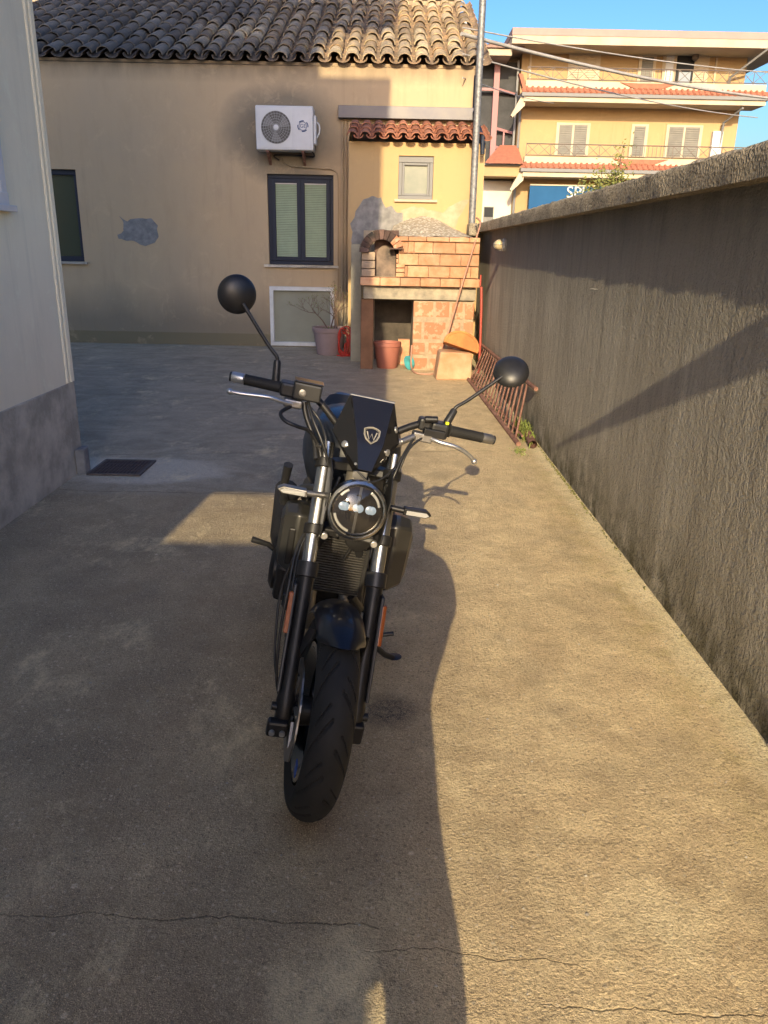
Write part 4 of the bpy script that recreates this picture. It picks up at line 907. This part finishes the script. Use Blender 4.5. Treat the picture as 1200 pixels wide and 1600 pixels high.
# front fender
fd = MB(); rings = []
A0, A1 = -50, 27
for i in range(25):
    t = i/24; a = R(A0 + (A1-A0)*t); wv = .071*(1 - .22*max(0, (t-.8)/.2)**2*1.6)
    ring_ = []; Rf = .337
    for layer in (0, 1):
        rngj = range(13) if not layer else range(12, -1, -1)
        for j in rngj:
            u = -1 + 2*j/12; x = wv*math.sin(u*R(80))/math.sin(R(80)); r = Rf - (1-math.cos(u*R(68)))*.075 - layer*.004
            aa = a
            if t > .85: aa = a - (t-.85)/.15*R(9)*u*u
            ring_.append((x, -r*math.sin(aa), .303 + r*math.cos(aa)))
    rings.append(ring_)
fd.loft(rings); ms(fd, 'front_fender', M_paint, smooth=45)
for s_ in (-1, 1):
    ms(MB().prism([(s_*.074,.045,.55),(s_*.074,-.06,.60),(s_*.074,-.05,.565),(s_*.085,.03,.46),(s_*.085,.09,.47)], (s_*.006,0,0)), 'fender_stay', M_black, bevel=.002)
# ---- headlight
H = Vector((0, .175, .885)); hd_ax = Vector((0, -1, .16)).normalized()
HM = Matrix.Translation(H) @ hd_ax.to_track_quat('Z', 'Y').to_matrix().to_4x4()     # z = forward, x side, y up
hb = MB().lathe([(.02,-.125),(.055,-.115),(.076,-.07),(.083,-.02),(.084,0.004)], n=48).xf(HM)
hl = ms(hb, 'headlight', M_blackg, smooth=50)
ms(MB().lathe([(.0845,-.030),(.089,-.026),(.0905,.006),(.087,.017),(.080,.021),(.076,.015),(.0745,.004)], n=64, cap=False).xf(HM), 'headlight_ring', M_chrome, hl, smooth=40)
ms(MB().lathe([(.0745,.006),(.06,.006),(.001,.006)], n=48, cap=False).xf(HM), 'reflector_bowl', M_blackg, hl, smooth=40)
ri = MB()
for a0, a1 in ((18, 62), (122, 150), (196, 262)):
    ri.tube([Vector((.066*math.cos(R(a)), .066*math.sin(R(a)), .009)) for a in range(a0, a1, 6)], .0045, 6)
ms(ri.xf(HM), 'light_guide', M_lensw, hl, smooth=80)
for x in (-.040, .002, .040):
    e = MB(); 
    for xx in (x-.004, x+.004): e.lathe([(.0125,.006),(.0125,.008),(.009,.0095),(.001,.0102)], c=(xx,.006,0), n=20)
    ms(e.xf(HM), 'led_lens', M_led, hl, smooth=50)
ms(MB().box(-.004,-.07,.0065,.004,.07,.009).xf(HM), 'lamp_divider', M_black, hl)
gl = NT('clear_cover')
tr_ = gl.n('ShaderNodeBsdfTransparent'); gs_ = gl.n('ShaderNodeBsdfGlossy'); gs_.inputs['Roughness'].default_value = .03; fr_ = gl.n('ShaderNodeFresnel'); fr_.inputs[0].default_value = 1.45; mx_ = gl.n('ShaderNodeMixShader')
gl.t.links.new(gl.math('ADD', fr_.outputs[0], .03), mx_.inputs[0]); gl.t.links.new(tr_.outputs[0], mx_.inputs[1]); gl.t.links.new(gs_.outputs[0], mx_.inputs[2]); gl.t.links.new(mx_.outputs[0], gl.t.nodes['Material Output'].inputs[0])
ms(MB().lathe([(.0745,.012),(.066,.019),(.05,.025),(.03,.029),(.001,.031)], n=48, cap=False).xf(HM), 'lens_cover', gl.m, hl, smooth=180)
for s_ in (-1, 1):
    ms(MB().prism([(s_*.088,.165,.79),(s_*.088,.20,.77),(s_*.092,.30,.93),(s_*.092,.27,1.0),(s_*.088,.20,.98),(s_*.088,.15,.93)], (s_*.004,0,0)), 'headlight_bracket', M_black, bevel=.002)
    ms(MB().tube([(s_*.085,.19,.885),(s_*.094,.19,.885)], .012, 12), 'bracket_bolt', M_dkmet, bevel=.002)
# ---- flyscreen
fl = MB()
top = [(-.070,.345,1.185),(.070,.345,1.185)]; mid = [(-.105,.31,1.075),(.105,.31,1.075)]; bot = [(-.035,.235,.985),(.035,.235,.985)]
kt = [(-.058,.325,1.182),(.058,.325,1.182)]; kb = [(-.024,.205,.995),(.034,.205,.995)]; mk = [(-.050,.262,1.09),(.05,.262,1.09)]
V_ = [Vector(p) for p in (top[0], top[1], mid[0], mid[1], (-.03,.225,.985), (.03,.225,.985), (-.066,.335,1.186), (.066,.335,1.186), (-.032,.245,1.07), (.046,.245,1.07), (-.02,.20,1.0), (.022,.20,1.0))]
back = [p + Vector((0,.006,.001)) for p in V_]
F_ = [(6,7,9,8), (8,9,11,10), (0,6,8,2), (2,8,10,4), (7,1,3,9), (9,3,5,11)]
n_ = len(V_); loop = [0,6,7,1,3,5,11,10,4,2]
fl.add(V_ + back, F_ + [tuple(i+n_ for i in f[::-1]) for f in F_] + [(loop[i], loop[(i+1) % 10], loop[(i+1) % 10]+n_, loop[i]+n_) for i in range(10)])
fs = ms(fl, 'flyscreen', mat('screen_gloss', (.008,.008,.009), (.011,.010,.010), .12, coat=.3, sc=60), bevel=.0015)
ms(MB().tube([(-.069,.347,1.187),(.069,.347,1.187)], .004, 8), 'screen_edge', M_alu, fs, smooth=60)
def onface(ix, p, M=None): 
    a, b_, c = [V_[i] for i in F_[ix][:3]]; n = (b_-a).cross(c-a).normalized(); n = -n if n.y > 0 else n
    p = Vector(p); t = (a-p).dot(n)/n.y; return p + Vector((0, t, 0)), n
for ix, x, z in ((2,-.077,1.120),(3,-.064,1.052),(4,.079,1.118),(5,.066,1.050),(3,-.027,1.012)):
    p, n = onface(ix, (x, 0, z)); ms(MB().lathe([(.0105,0),(.0105,.004),(.007,.006),(.002,.0062)] if ix != 3 or z > 1.02 else [(.004,0),(.004,.003)], c=p, axis=n, n=16), 'screen_bolt', M_silver, fs, smooth=40)
# shield emblem with letter
p, n = onface(0, (.008, 0, 1.093)); p, n = onface(1, (.012, 0, 1.062)) if False else onface(0, (.008, 0, 1.093))
p = p + n*.0022; ux = Vector((1,0,0)); ux = (ux - n*ux.dot(n)).normalized(); uy = n.cross(ux); uy = uy if uy.z > 0 else -uy
EM = Matrix((ux, uy, n)).transposed().to_4x4(); EM.translation = p
sh_ = [(-.024,.018),(-.012,.024),(0,.026),(.012,.024),(.024,.018),(.023,.0),(.017,-.014),(0,-.028),(-.017,-.014),(-.023,.0),(-.024,.018)]
M_em = mat('emblem_silver', (.62,.57,.46), None, .35, .6)
ms(MB().tube([Vector((a, b_, 0)) for a, b_ in sh_], .0016, 6).tube([Vector((-.015,.010,0)), Vector((-.007,-.014,0)), Vector((0,.004,0)), Vector((.007,-.014,0)), Vector((.015,.010,0))], .0021, 6).tube([Vector((a*.86, b_*.86, 0)) for a, b_ in sh_], .0007, 5).xf(EM), 'shield_emblem', M_em, fs)
# ---- handlebar
bp = smoothpts([(-.27,.405,1.150),(-.19,.40,1.148),(-.15,.395,1.135),(-.09,.385,1.085),(-.05,.38,1.06),(.05,.38,1.06),(.09,.385,1.085),(.15,.395,1.12),(.19,.40,1.132),(.27,.405,1.130)], 5)
hbr = ms(MB().tube(bp, .0115, 14), 'handlebar', M_dkmet, smooth=60)
for x in (-.035, .035): ms(MB().box(x-.014,.355,1.0,x+.014,.405,1.08), 'riser', M_dkmet, hbr, bevel=.005)
for s_, zz in ((-1, 1.155), (1, 1.128)):
    g0, g1 = Vector((s_*.265,.40,zz)), Vector((s_*.385,.415,zz-.001 if s_ < 0 else zz-.004))
    gp = ms(MB().tube([g0, g0.lerp(g1,.02), g0.lerp(g1,.06), g0.lerp(g1,.08), g0.lerp(g1,.95), g1], .017, 18, rs=[.018,.022,.022,.0175,.0165,.0175]), 'grip', M_rubber, smooth=40)
    e1 = g1 + (g1-g0).normalized()*.040
    ms(MB().tube([g1+(g1-g0).normalized()*.001, g1.lerp(e1,.1), g1.lerp(e1,.85), e1], .015, 18, rs=[.0135,.0165,.0165,.014]), 'bar_end', M_alu if s_ > 0 else M_silver, gp, smooth=40)
    ms(MB().tube([e1, e1+(g1-g0).normalized()*.006], .0150, 18), 'bar_end_cap', M_black, gp, smooth=40, bevel=.002)
# left of image: brake side
ms(MB().box(-.278,.365,1.135,-.225,.43,1.178), 'switch_housing', M_black, bevel=.008)
rs_ = ms(MB().box(-.240,.335,1.140,-.155,.392,1.192), 'brake_reservoir', M_black, bevel=.006)
ms(MB().box(-.240,.333,1.1925,-.153,.394,1.198), 'reservoir_lid', M_blackg, rs_, bevel=.002)
ms(MB().lathe([(.011,0),(.011,.003),(.006,.004)], c=(-.212,.3345,1.163), axis=(0,-1,0), n=16), 'sight_glass', M_alu, rs_)
ms(MB().box(-.262,.33,1.112,-.205,.37,1.138), 'lever_perch', M_alu, bevel=.006)
ms(MB().tube(smoothpts([(-.235,.335,1.125),(-.27,.325,1.128),(-.30,.318,1.134),(-.34,.318,1.132),(-.38,.32,1.128),(-.415,.325,1.126)], 4), .006, 10).lathe([(.001,-.010),(.008,-.006),(.0098,0),(.008,.006),(.001,.010)], c=(-.421,.326,1.126), axis=(1,0,0), n=12), 'brake_lever', M_silver, smooth=60)
# right of image: clutch side
ms(MB().box(.205,.365,1.10,.262,.43,1.150).box(.165,.37,1.115,.206,.42,1.155), 'switch_housing', M_black, bevel=.009)
ms(MB().tube([(.175,.36,1.155),(.215,.355,1.163)], .011, 10).box(.18,.345,1.105,.25,.375,1.13), 'switch_buttons', M_dkmet, bevel=.003)
ms(MB().box(.150,.345,1.085,.212,.385,1.112).tube([(.110,.33,1.075),(.155,.35,1.098)], .010, 12).tube([(.093,.325,1.068),(.112,.33,1.076)], .014, 8), 'lever_perch', M_alu, bevel=.004)
ms(MB().box(.247,.372,1.150,.257,.382,1.158), 'yellow_mark', mat('yellow_mark', (.7,.7,.02), None, .5))
ms(MB().tube(smoothpts([(.195,.36,1.10),(.215,.345,1.10),(.24,.335,1.098),(.285,.33,1.095),(.325,.335,1.082),(.355,.345,1.063)], 4), .0065, 10).lathe([(.001,-.010),(.008,-.006),(.010,0),(.008,.006),(.001,.010)], c=(.361,.346,1.057), axis=(1,0,-.5), n=12), 'clutch_lever', M_silver, smooth=60)
# mirrors
TILT = {-1: (.22, -1, .0), 1: (-.45, -1, .85)}
for s_, base, elbow, cen, tilt in ((-1, (-.293,.41,1.165), (-.300,.415,1.232), (-.447,.43,1.392), 0), (1, (.258,.405,1.150), (.275,.415,1.195), (.432,.45,1.352), 0)):
    base, elbow, cen = Vector(base), Vector(elbow), Vector(cen)
    st = ms(MB().tube([base, base+(elbow-base)*.9, elbow], .011, 12, rs=[.013,.0115,.009]), 'mirror', M_black, smooth=50)
    tip = cen + (elbow-cen).normalized()*.028 + Vector((0,-.004,0))
    ms(MB().tube(smoothpts([elbow-(elbow-base)*.1, elbow+Vector((s_*.004,0,.01)), elbow.lerp(tip,.3), tip], 4), .0058, 10), 'mirror_stalk', M_black, st, smooth=60)
    n = Vector(TILT[s_]).normalized()
    ms(MB().lathe([(.001,.013),(.018,.0118),(.036,.007),(.049,-.001),(.0565,-.009),(.0575,-.016),(.053,-.0175)], c=cen, axis=n, n=36), 'mirror_shell', M_black, st, smooth=60)
    ms(MB().lathe([(.052,-.0145),(.001,-.0147)], c=cen, axis=n, n=36, cap=False), 'mirror_glass', M_chrome, st)
# cables
def cable(pts, r=.0045, k=5): return ms(MB().tube(smoothpts(pts, k), r, 8), 'cable', M_black, smooth=80)
cable([(-.235,.34,1.118),(-.265,.30,1.10),(-.25,.27,1.085),(-.21,.27,1.075),(-.17,.30,1.06),(-.13,.31,1.01),(-.11,.29,.94),(-.09,.30,.85)], .006)
cable([(-.19,.36,1.14),(-.17,.32,1.10),(-.13,.29,1.04),(-.10,.29,.98),(-.085,.30,.90)], .005)
cable([(-.20,.37,1.13),(-.185,.36,1.09),(-.15,.34,1.03),(-.135,.30,.98)], .0085)
cable([(-.18,.36,1.12),(-.145,.35,1.09),(-.12,.31,1.05),(-.105,.29,.99),(-.075,.29,.93)], .0045)
cable([(.15,.34,1.09),(.12,.29,1.04),(.10,.26,.97),(.09,.30,.88)], .0045)
cable([(.18,.35,1.10),(.14,.32,1.06),(.12,.30,.98),(.11,.33,.86)], .004)
cable([(-.02,.20,.995),(.02,.19,.972),(.06,.21,.985),(.10,.25,1.02)], .003)
cable([(-.10,.27,.80),(-.145,.20,.74),(-.155,.12,.62),(-.155,.09,.50),(-.14,.06,.36),(-.11,.07,.27)], .0045)
cable([(-.10,.26,.79),(-.135,.22,.72),(-.14,.15,.60),(-.135,.10,.48)], .004)
cable([(-.10,.25,.78),(-.14,.24,.70),(-.165,.22,.58),(-.16,.16,.45),(-.14,.11,.35),(-.095,.10,.26)], .004)
for p_ in ((-.155,.13,.60),(-.135,.31,1.02),(.095,.27,.95)): ms(MB().box(p_[0]-.009,p_[1]-.008,p_[2]-.004,p_[0]+.009,p_[1]+.008,p_[2]+.004), 'cable_clip', M_dkmet, bevel=.001)
ms(MB().lathe([(.040,0),(.043,.006),(.040,.022),(.02,.03)], c=(.045,.30,.755), axis=(0,-1,0), n=24), 'horn', M_dkmet, smooth=40)
ms(MB().box(-.03,.20,.775,.03,.26,.80).box(-.075,.205,.79,.075,.215,.80), 'lamp_stay', M_dkmet, bevel=.003)
cable([(.04,.24,.80),(.07,.27,.84),(.06,.31,.90),(.03,.34,.96)], .006); cable([(-.03,.28,.80),(-.06,.30,.86),(-.05,.33,.93)], .005); cable([(.02,.38,.80),(.06,.42,.72),(.04,.44,.62)], .006)
# turn signals
for s_ in (-1, 1):
    z0 = .893
    tg = ms(MB().tube([(s_*.095,.235,z0),(s_*.150,.225,z0)], .009, 12), 'turn_signal', M_dkmet if s_ > 0 else M_alu, smooth=60)
    ms(MB().prism([(s_*.147,.21,z0-.010),(s_*.150,.21,z0+.011),(s_*.220,.212,z0+.012),(s_*.238,.216,z0),(s_*.220,.212,z0-.010)], (0,.032,0)), 'signal_housing', M_dkmet if s_ > 0 else M_alu, tg, bevel=.003)
    ms(MB().prism([(s_*.155,.2095,z0-.006),(s_*.156,.2095,z0+.007),(s_*.218,.2115,z0+.008),(s_*.228,.2135,z0),(s_*.218,.2115,z0-.006)], (0,-.004,0)), 'signal_lens', M_lensw, tg, bevel=.001)
# ---- body
def ell(cy, cz, wx_, hz, n=24, k=2.4):
    return [(wx_*math.copysign(abs(math.cos(t))**(2/k), math.cos(t)), cy, cz + hz*math.copysign(abs(math.sin(t))**(2/k), math.sin(t))) for t in [2*math.pi*j/n for j in range(n)]]
mp(MB().loft([ell(.44,.93,.05,.06), ell(.47,.925,.115,.11), ell(.55,.93,.160,.145), ell(.68,.945,.175,.155), ell(.82,.93,.168,.145), ell(.95,.88,.12,.10), ell(1.02,.86,.08,.07)]), 'fuel_tank', M_paint, smooth=60)
mp(MB().lathe([(.03,0),(.034,.006),(.03,.012)], c=(0,.68,1.095), n=24), 'fuel_cap', M_dkmet, smooth=40)
mp(MB().loft([ell(.98,.87,.10,.03), ell(1.1,.86,.13,.035), ell(1.3,.87,.14,.035), ell(1.5,.90,.12,.035), ell(1.66,.93,.08,.025)]), 'seat', M_rubber, smooth=60)
mp(MB().loft([ell(1.05,.80,.09,.03), ell(1.3,.82,.11,.035), ell(1.6,.87,.09,.04), ell(1.80,.92,.05,.02)]), 'tail', M_paint, smooth=60)
for s_ in (-1, 1):
    pts = [(.44,.76),(.50,.78),(.60,.76),(.62,.70),(.60,.55),(.54,.50),(.45,.53)]
    sb = MB(); r0 = [(s_*.135, y, z) for y, z in pts]; r1 = [(s_*.185, .49+(y-.50)*1.0, .63+(z-.63)*1.06) for y, z in pts]; r2 = [(s_*.235, .51+(y-.50)*.85, .635+(z-.63)*.92) for y, z in pts]; r3 = [(s_*.248, .52+(y-.50)*.6, .64+(z-.63)*.6) for y, z in pts]
    sb.loft([r0, r1, r2, r3])
    if s_ < 0: sb.xf(Matrix.Translation((.012,0,.64)) @ Matrix.Diagonal((.87,1,.88,1)) @ Matrix.Translation((0,0,-.64)))
    sc_ = mp(sb, 'radiator_shroud', mat('shroud_black', (.022,.021,.020), (.03,.03,.028), .36, sc=8) if s_ < 0 else bpy.data.materials['shroud_black'], smooth=25, bevel=.008)
    mp(MB().box(s_*.16-.012,.432,.57,s_*.16+.012,.445,.70), 'shroud_insert', M_dkmet, sc_, bevel=.005)
    mp(MB().tube([(s_*.13,.5,.70),(s_*.10,.47,.76),(s_*.12,.46,.80)], .012, 8), 'shroud_mount', M_dkmet, sc_, smooth=60)
rd = mp(MB().box(-.115,.475,.47,.115,.505,.73), 'radiator', M_black, bevel=.004)
fin = MB().box(-.098,-.008,-.0016,.098,.008,.0016).mesh('radiator_fin', M_alu)
for i in range(26): link('radiator_fin', fin, rd, (0, .468, .485+i*.0092), (R(12),0,0))
for i in range(9): link('radiator_fin', rd.data and (tubem if i else (tubem := MB().box(-.0012,.001,-.115,.0012,.006,.115).mesh('radiator_fin', M_dkmet))), rd, (-.088+i*.022, .468, .60))
mp(MB().tube([(-.10,.47,.74),(-.02,.47,.745),(.10,.47,.74)], .014, 10).tube([(.08,.48,.47),(.12,.50,.42),(.10,.58,.40)], .016, 10), 'radiator_hose', M_black, smooth=60)
mp(MB().box(-.15,.62,.30,.15,1.02,.52).box(-.12,.56,.40,.12,.80,.72).box(-.19,.70,.30,.19,.95,.45), 'engine', M_dkmet, bevel=.02)
for s_ in (-1,1):
    mp(MB().lathe([(.085,0),(.085,.03),(.06,.045),(.001,.048)], c=(s_*.17,.84,.38), axis=(s_,0,0), n=28), 'engine_cover', M_dkmet, smooth=40)
    mp(MB().tube(smoothpts([(s_*.04,.34,.86),(s_*.12,.45,.84),(s_*.17,.62,.76),(s_*.17,.90,.62),(s_*.15,1.02,.42)]), .019, 10), 'frame_tube', M_black, smooth=60)
    mp(MB().tube(smoothpts([(s_*.03,.36,.78),(s_*.08,.48,.62),(s_*.12,.58,.42),(s_*.13,.75,.28),(s_*.13,1.0,.27)]), .016, 10), 'frame_tube', M_black, smooth=60)
    mp(MB().tube([(s_*.05,.56,.60),(s_*.06,.50,.45),(s_*.05,.52,.32),(s_*.04,.66,.25),(s_*.03,.9,.23)], .021, 12), 'exhaust_header', M_alu, smooth=60)
    mp(MB().tube([(s_*.11,1.0,.36),(s_*.12,1.4,.31)], .025, 8), 'swingarm', M_dkmet, smooth=60)
    mp(MB().tube([(s_*.19,.88,.42),(s_*.235,.86,.46),(s_*.30,.85,.475)], .010, 10, rs=[.009,.011,.013]), 'foot_peg', M_black, smooth=60)
mp(MB().tube([(-.10,.95,.25),(-.16,1.15,.26),(-.19,1.30,.34),(-.20,1.62,.46)], .05, 14, rs=[.025,.03,.05,.055]), 'silencer', M_dkmet, smooth=60)
mp(MB().tube([(-.20,.70,.70),(-.215,.66,.76),(-.21,.62,.86)], .013, 10, rs=[.02,.014,.017]), 'brake_pipe_guard', M_black, smooth=60)
mp(MB().loft([ell(.60,.76,.13,.08), ell(.75,.74,.15,.10), ell(.95,.72,.13,.09)]), 'side_panel', M_black, smooth=60)
mp(MB().tube([(.13,.74,.27),(.19,.72,.20),(.30,.80,.09),(.345,.83,.064)], .012, 10).tube([(.19,.72,.20),(.25,.70,.225),(.30,.71,.235)], .009, 8).lathe([(.030,0),(.034,.008),(.02,.014)], c=(.352,.84,.056), axis=(-.18,0,1), n=16), 'side_stand', M_black, smooth=60, bevel=.0)
mp(MB().loft([ell(1.55,.60,.09,.01), ell(1.75,.50,.08,.01), ell(1.80,.42,.07,.01)]), 'rear_mudguard', M_black, smooth=60)

# ================================================================== PHOTOGRAPHER (behind the camera)
pe = thing('person', 'person in dark jacket and trousers standing behind the viewpoint with raised arms', 'person', (-.045-(SX-.045)*3.2, -.42, 0))
def skin(name, joints, edges, mt, sub=2):
    me = bpy.data.meshes.new(name); me.from_pydata([j[:3] for j in joints], edges, []); me.materials.append(mt)
    o = bpy.data.objects.new(name, me); COL.objects.link(o); o.parent = pe
    sm = o.modifiers.new('skin', 'SKIN'); sm.use_smooth_shade = True; o.modifiers.new('sub', 'SUBSURF').levels = sub; o.modifiers['sub'].render_levels = sub
    for i, j in enumerate(joints):
        r = j[3] if isinstance(j[3], tuple) else (j[3], j[3]); me.skin_vertices[0].data[i].radius = r; me.skin_vertices[0].data[i].use_root = (i == 0)
    return o
M_skin = mat('skin', (.45,.28,.20), None, .6); M_jac = mat('dark_jacket', (.03,.03,.04), (.05,.05,.06), .9, sc=8); M_tro = mat('dark_trousers', (.04,.045,.06), None, .9)
J = [(0,0,.95,.12),(0,0,1.15,.11),(0,0,1.38,.12),(0,0,1.48,.05),(0,.02,1.56,.055),(0,.03,1.64,.075),(0,.03,1.71,.06),
     (.13,.0,1.40,.05),(.16,.09,1.36,.035),(.14,.22,1.46,.028),(.10,.34,1.53,.03),
     (-.15,.0,1.40,.05),(-.22,.10,1.26,.035),(-.06,.26,1.42,.028),(.02,.34,1.53,.03),
     (.10,0,.86,.08),(.13,.0,.48,.055),(.14,-.01,.08,.04),(.15,.12,.03,.035),(-.10,0,.86,.08),(-.12,0,.48,.055),(-.13,-.01,.08,.04),(-.14,.12,.03,.035)]
E_ = [(0,1),(1,2),(2,3),(3,4),(4,5),(5,6),(2,7),(7,8),(8,9),(9,10),(2,11),(11,12),(12,13),(13,14),(0,15),(15,16),(16,17),(17,18),(0,19),(19,20),(20,21),(21,22)]
skin('body', J, E_, M_skin)
JJ = [(.02,0,.92,(.20,.14)),(0,0,1.0,(.165,.12)),(0,0,1.2,(.165,.13)),(0,0,1.40,(.15,.12)),(.14,0,1.42,.085),(.15,.08,1.37,.08),(.14,.19,1.46,.085),(.09,.31,1.55,.06),(-.17,0,1.41,.08),(-.28,.10,1.27,.07),(-.12,.24,1.42,.055),(-.02,.32,1.52,.045),(0,0,1.50,.07)]
skin('jacket', JJ, [(0,1),(1,2),(2,3),(3,4),(4,5),(5,6),(6,7),(3,8),(8,9),(9,10),(10,11),(3,12)], M_jac)
JT = [(0,0,.90,(.19,.12)),(.15,0,.68,.098),(.165,0,.45,.088),(.17,0,.10,.065),(-.105,0,.72,.095),(-.125,0,.45,.075),(-.14,0,.10,.065)]
skin('trousers', JT, [(0,1),(1,2),(2,3),(0,4),(4,5),(5,6)], M_tro)
skin('hair', [(0,.0,1.70,.085),(0,-.04,1.64,.085),(0,-.05,1.57,.06)], [(0,1),(1,2)], mat('dark_hair', (.02,.015,.01), None, .8))
for hx, s_ in ((.10, 1), (.02, -1)):
    for k in range(5):
        b0 = Vector((hx + s_*.01, .34, 1.53)); d = Vector((-s_*.06, .02+.0*k, .045-.022*k)) if k < 4 else Vector((s_*.0, -.03, .05))
        L_ = (.9, 1.05, 1.0, .8, .7)[k]
        skin('finger', [(b0.x, b0.y, b0.z+.02-.014*k, .010), (b0.x+d.x*.5*L_, b0.y+.02, b0.z+.03-.018*k, .009), (b0.x+d.x*L_, b0.y-.0, b0.z+.03-.018*k, .008)], [(0,1),(1,2)], M_skin, 1)

sp_ = MB().box(-.07,-.12,0,.07,.12,.80).build('shadow_block', M_cop, bevel=.02); sp_.location = (1.27, .55, .004); tag(sp_, 'unseen block added beside the viewpoint to shade the foot of the boundary wall', 'post')  # added out of view for the low shadow at the wall foot
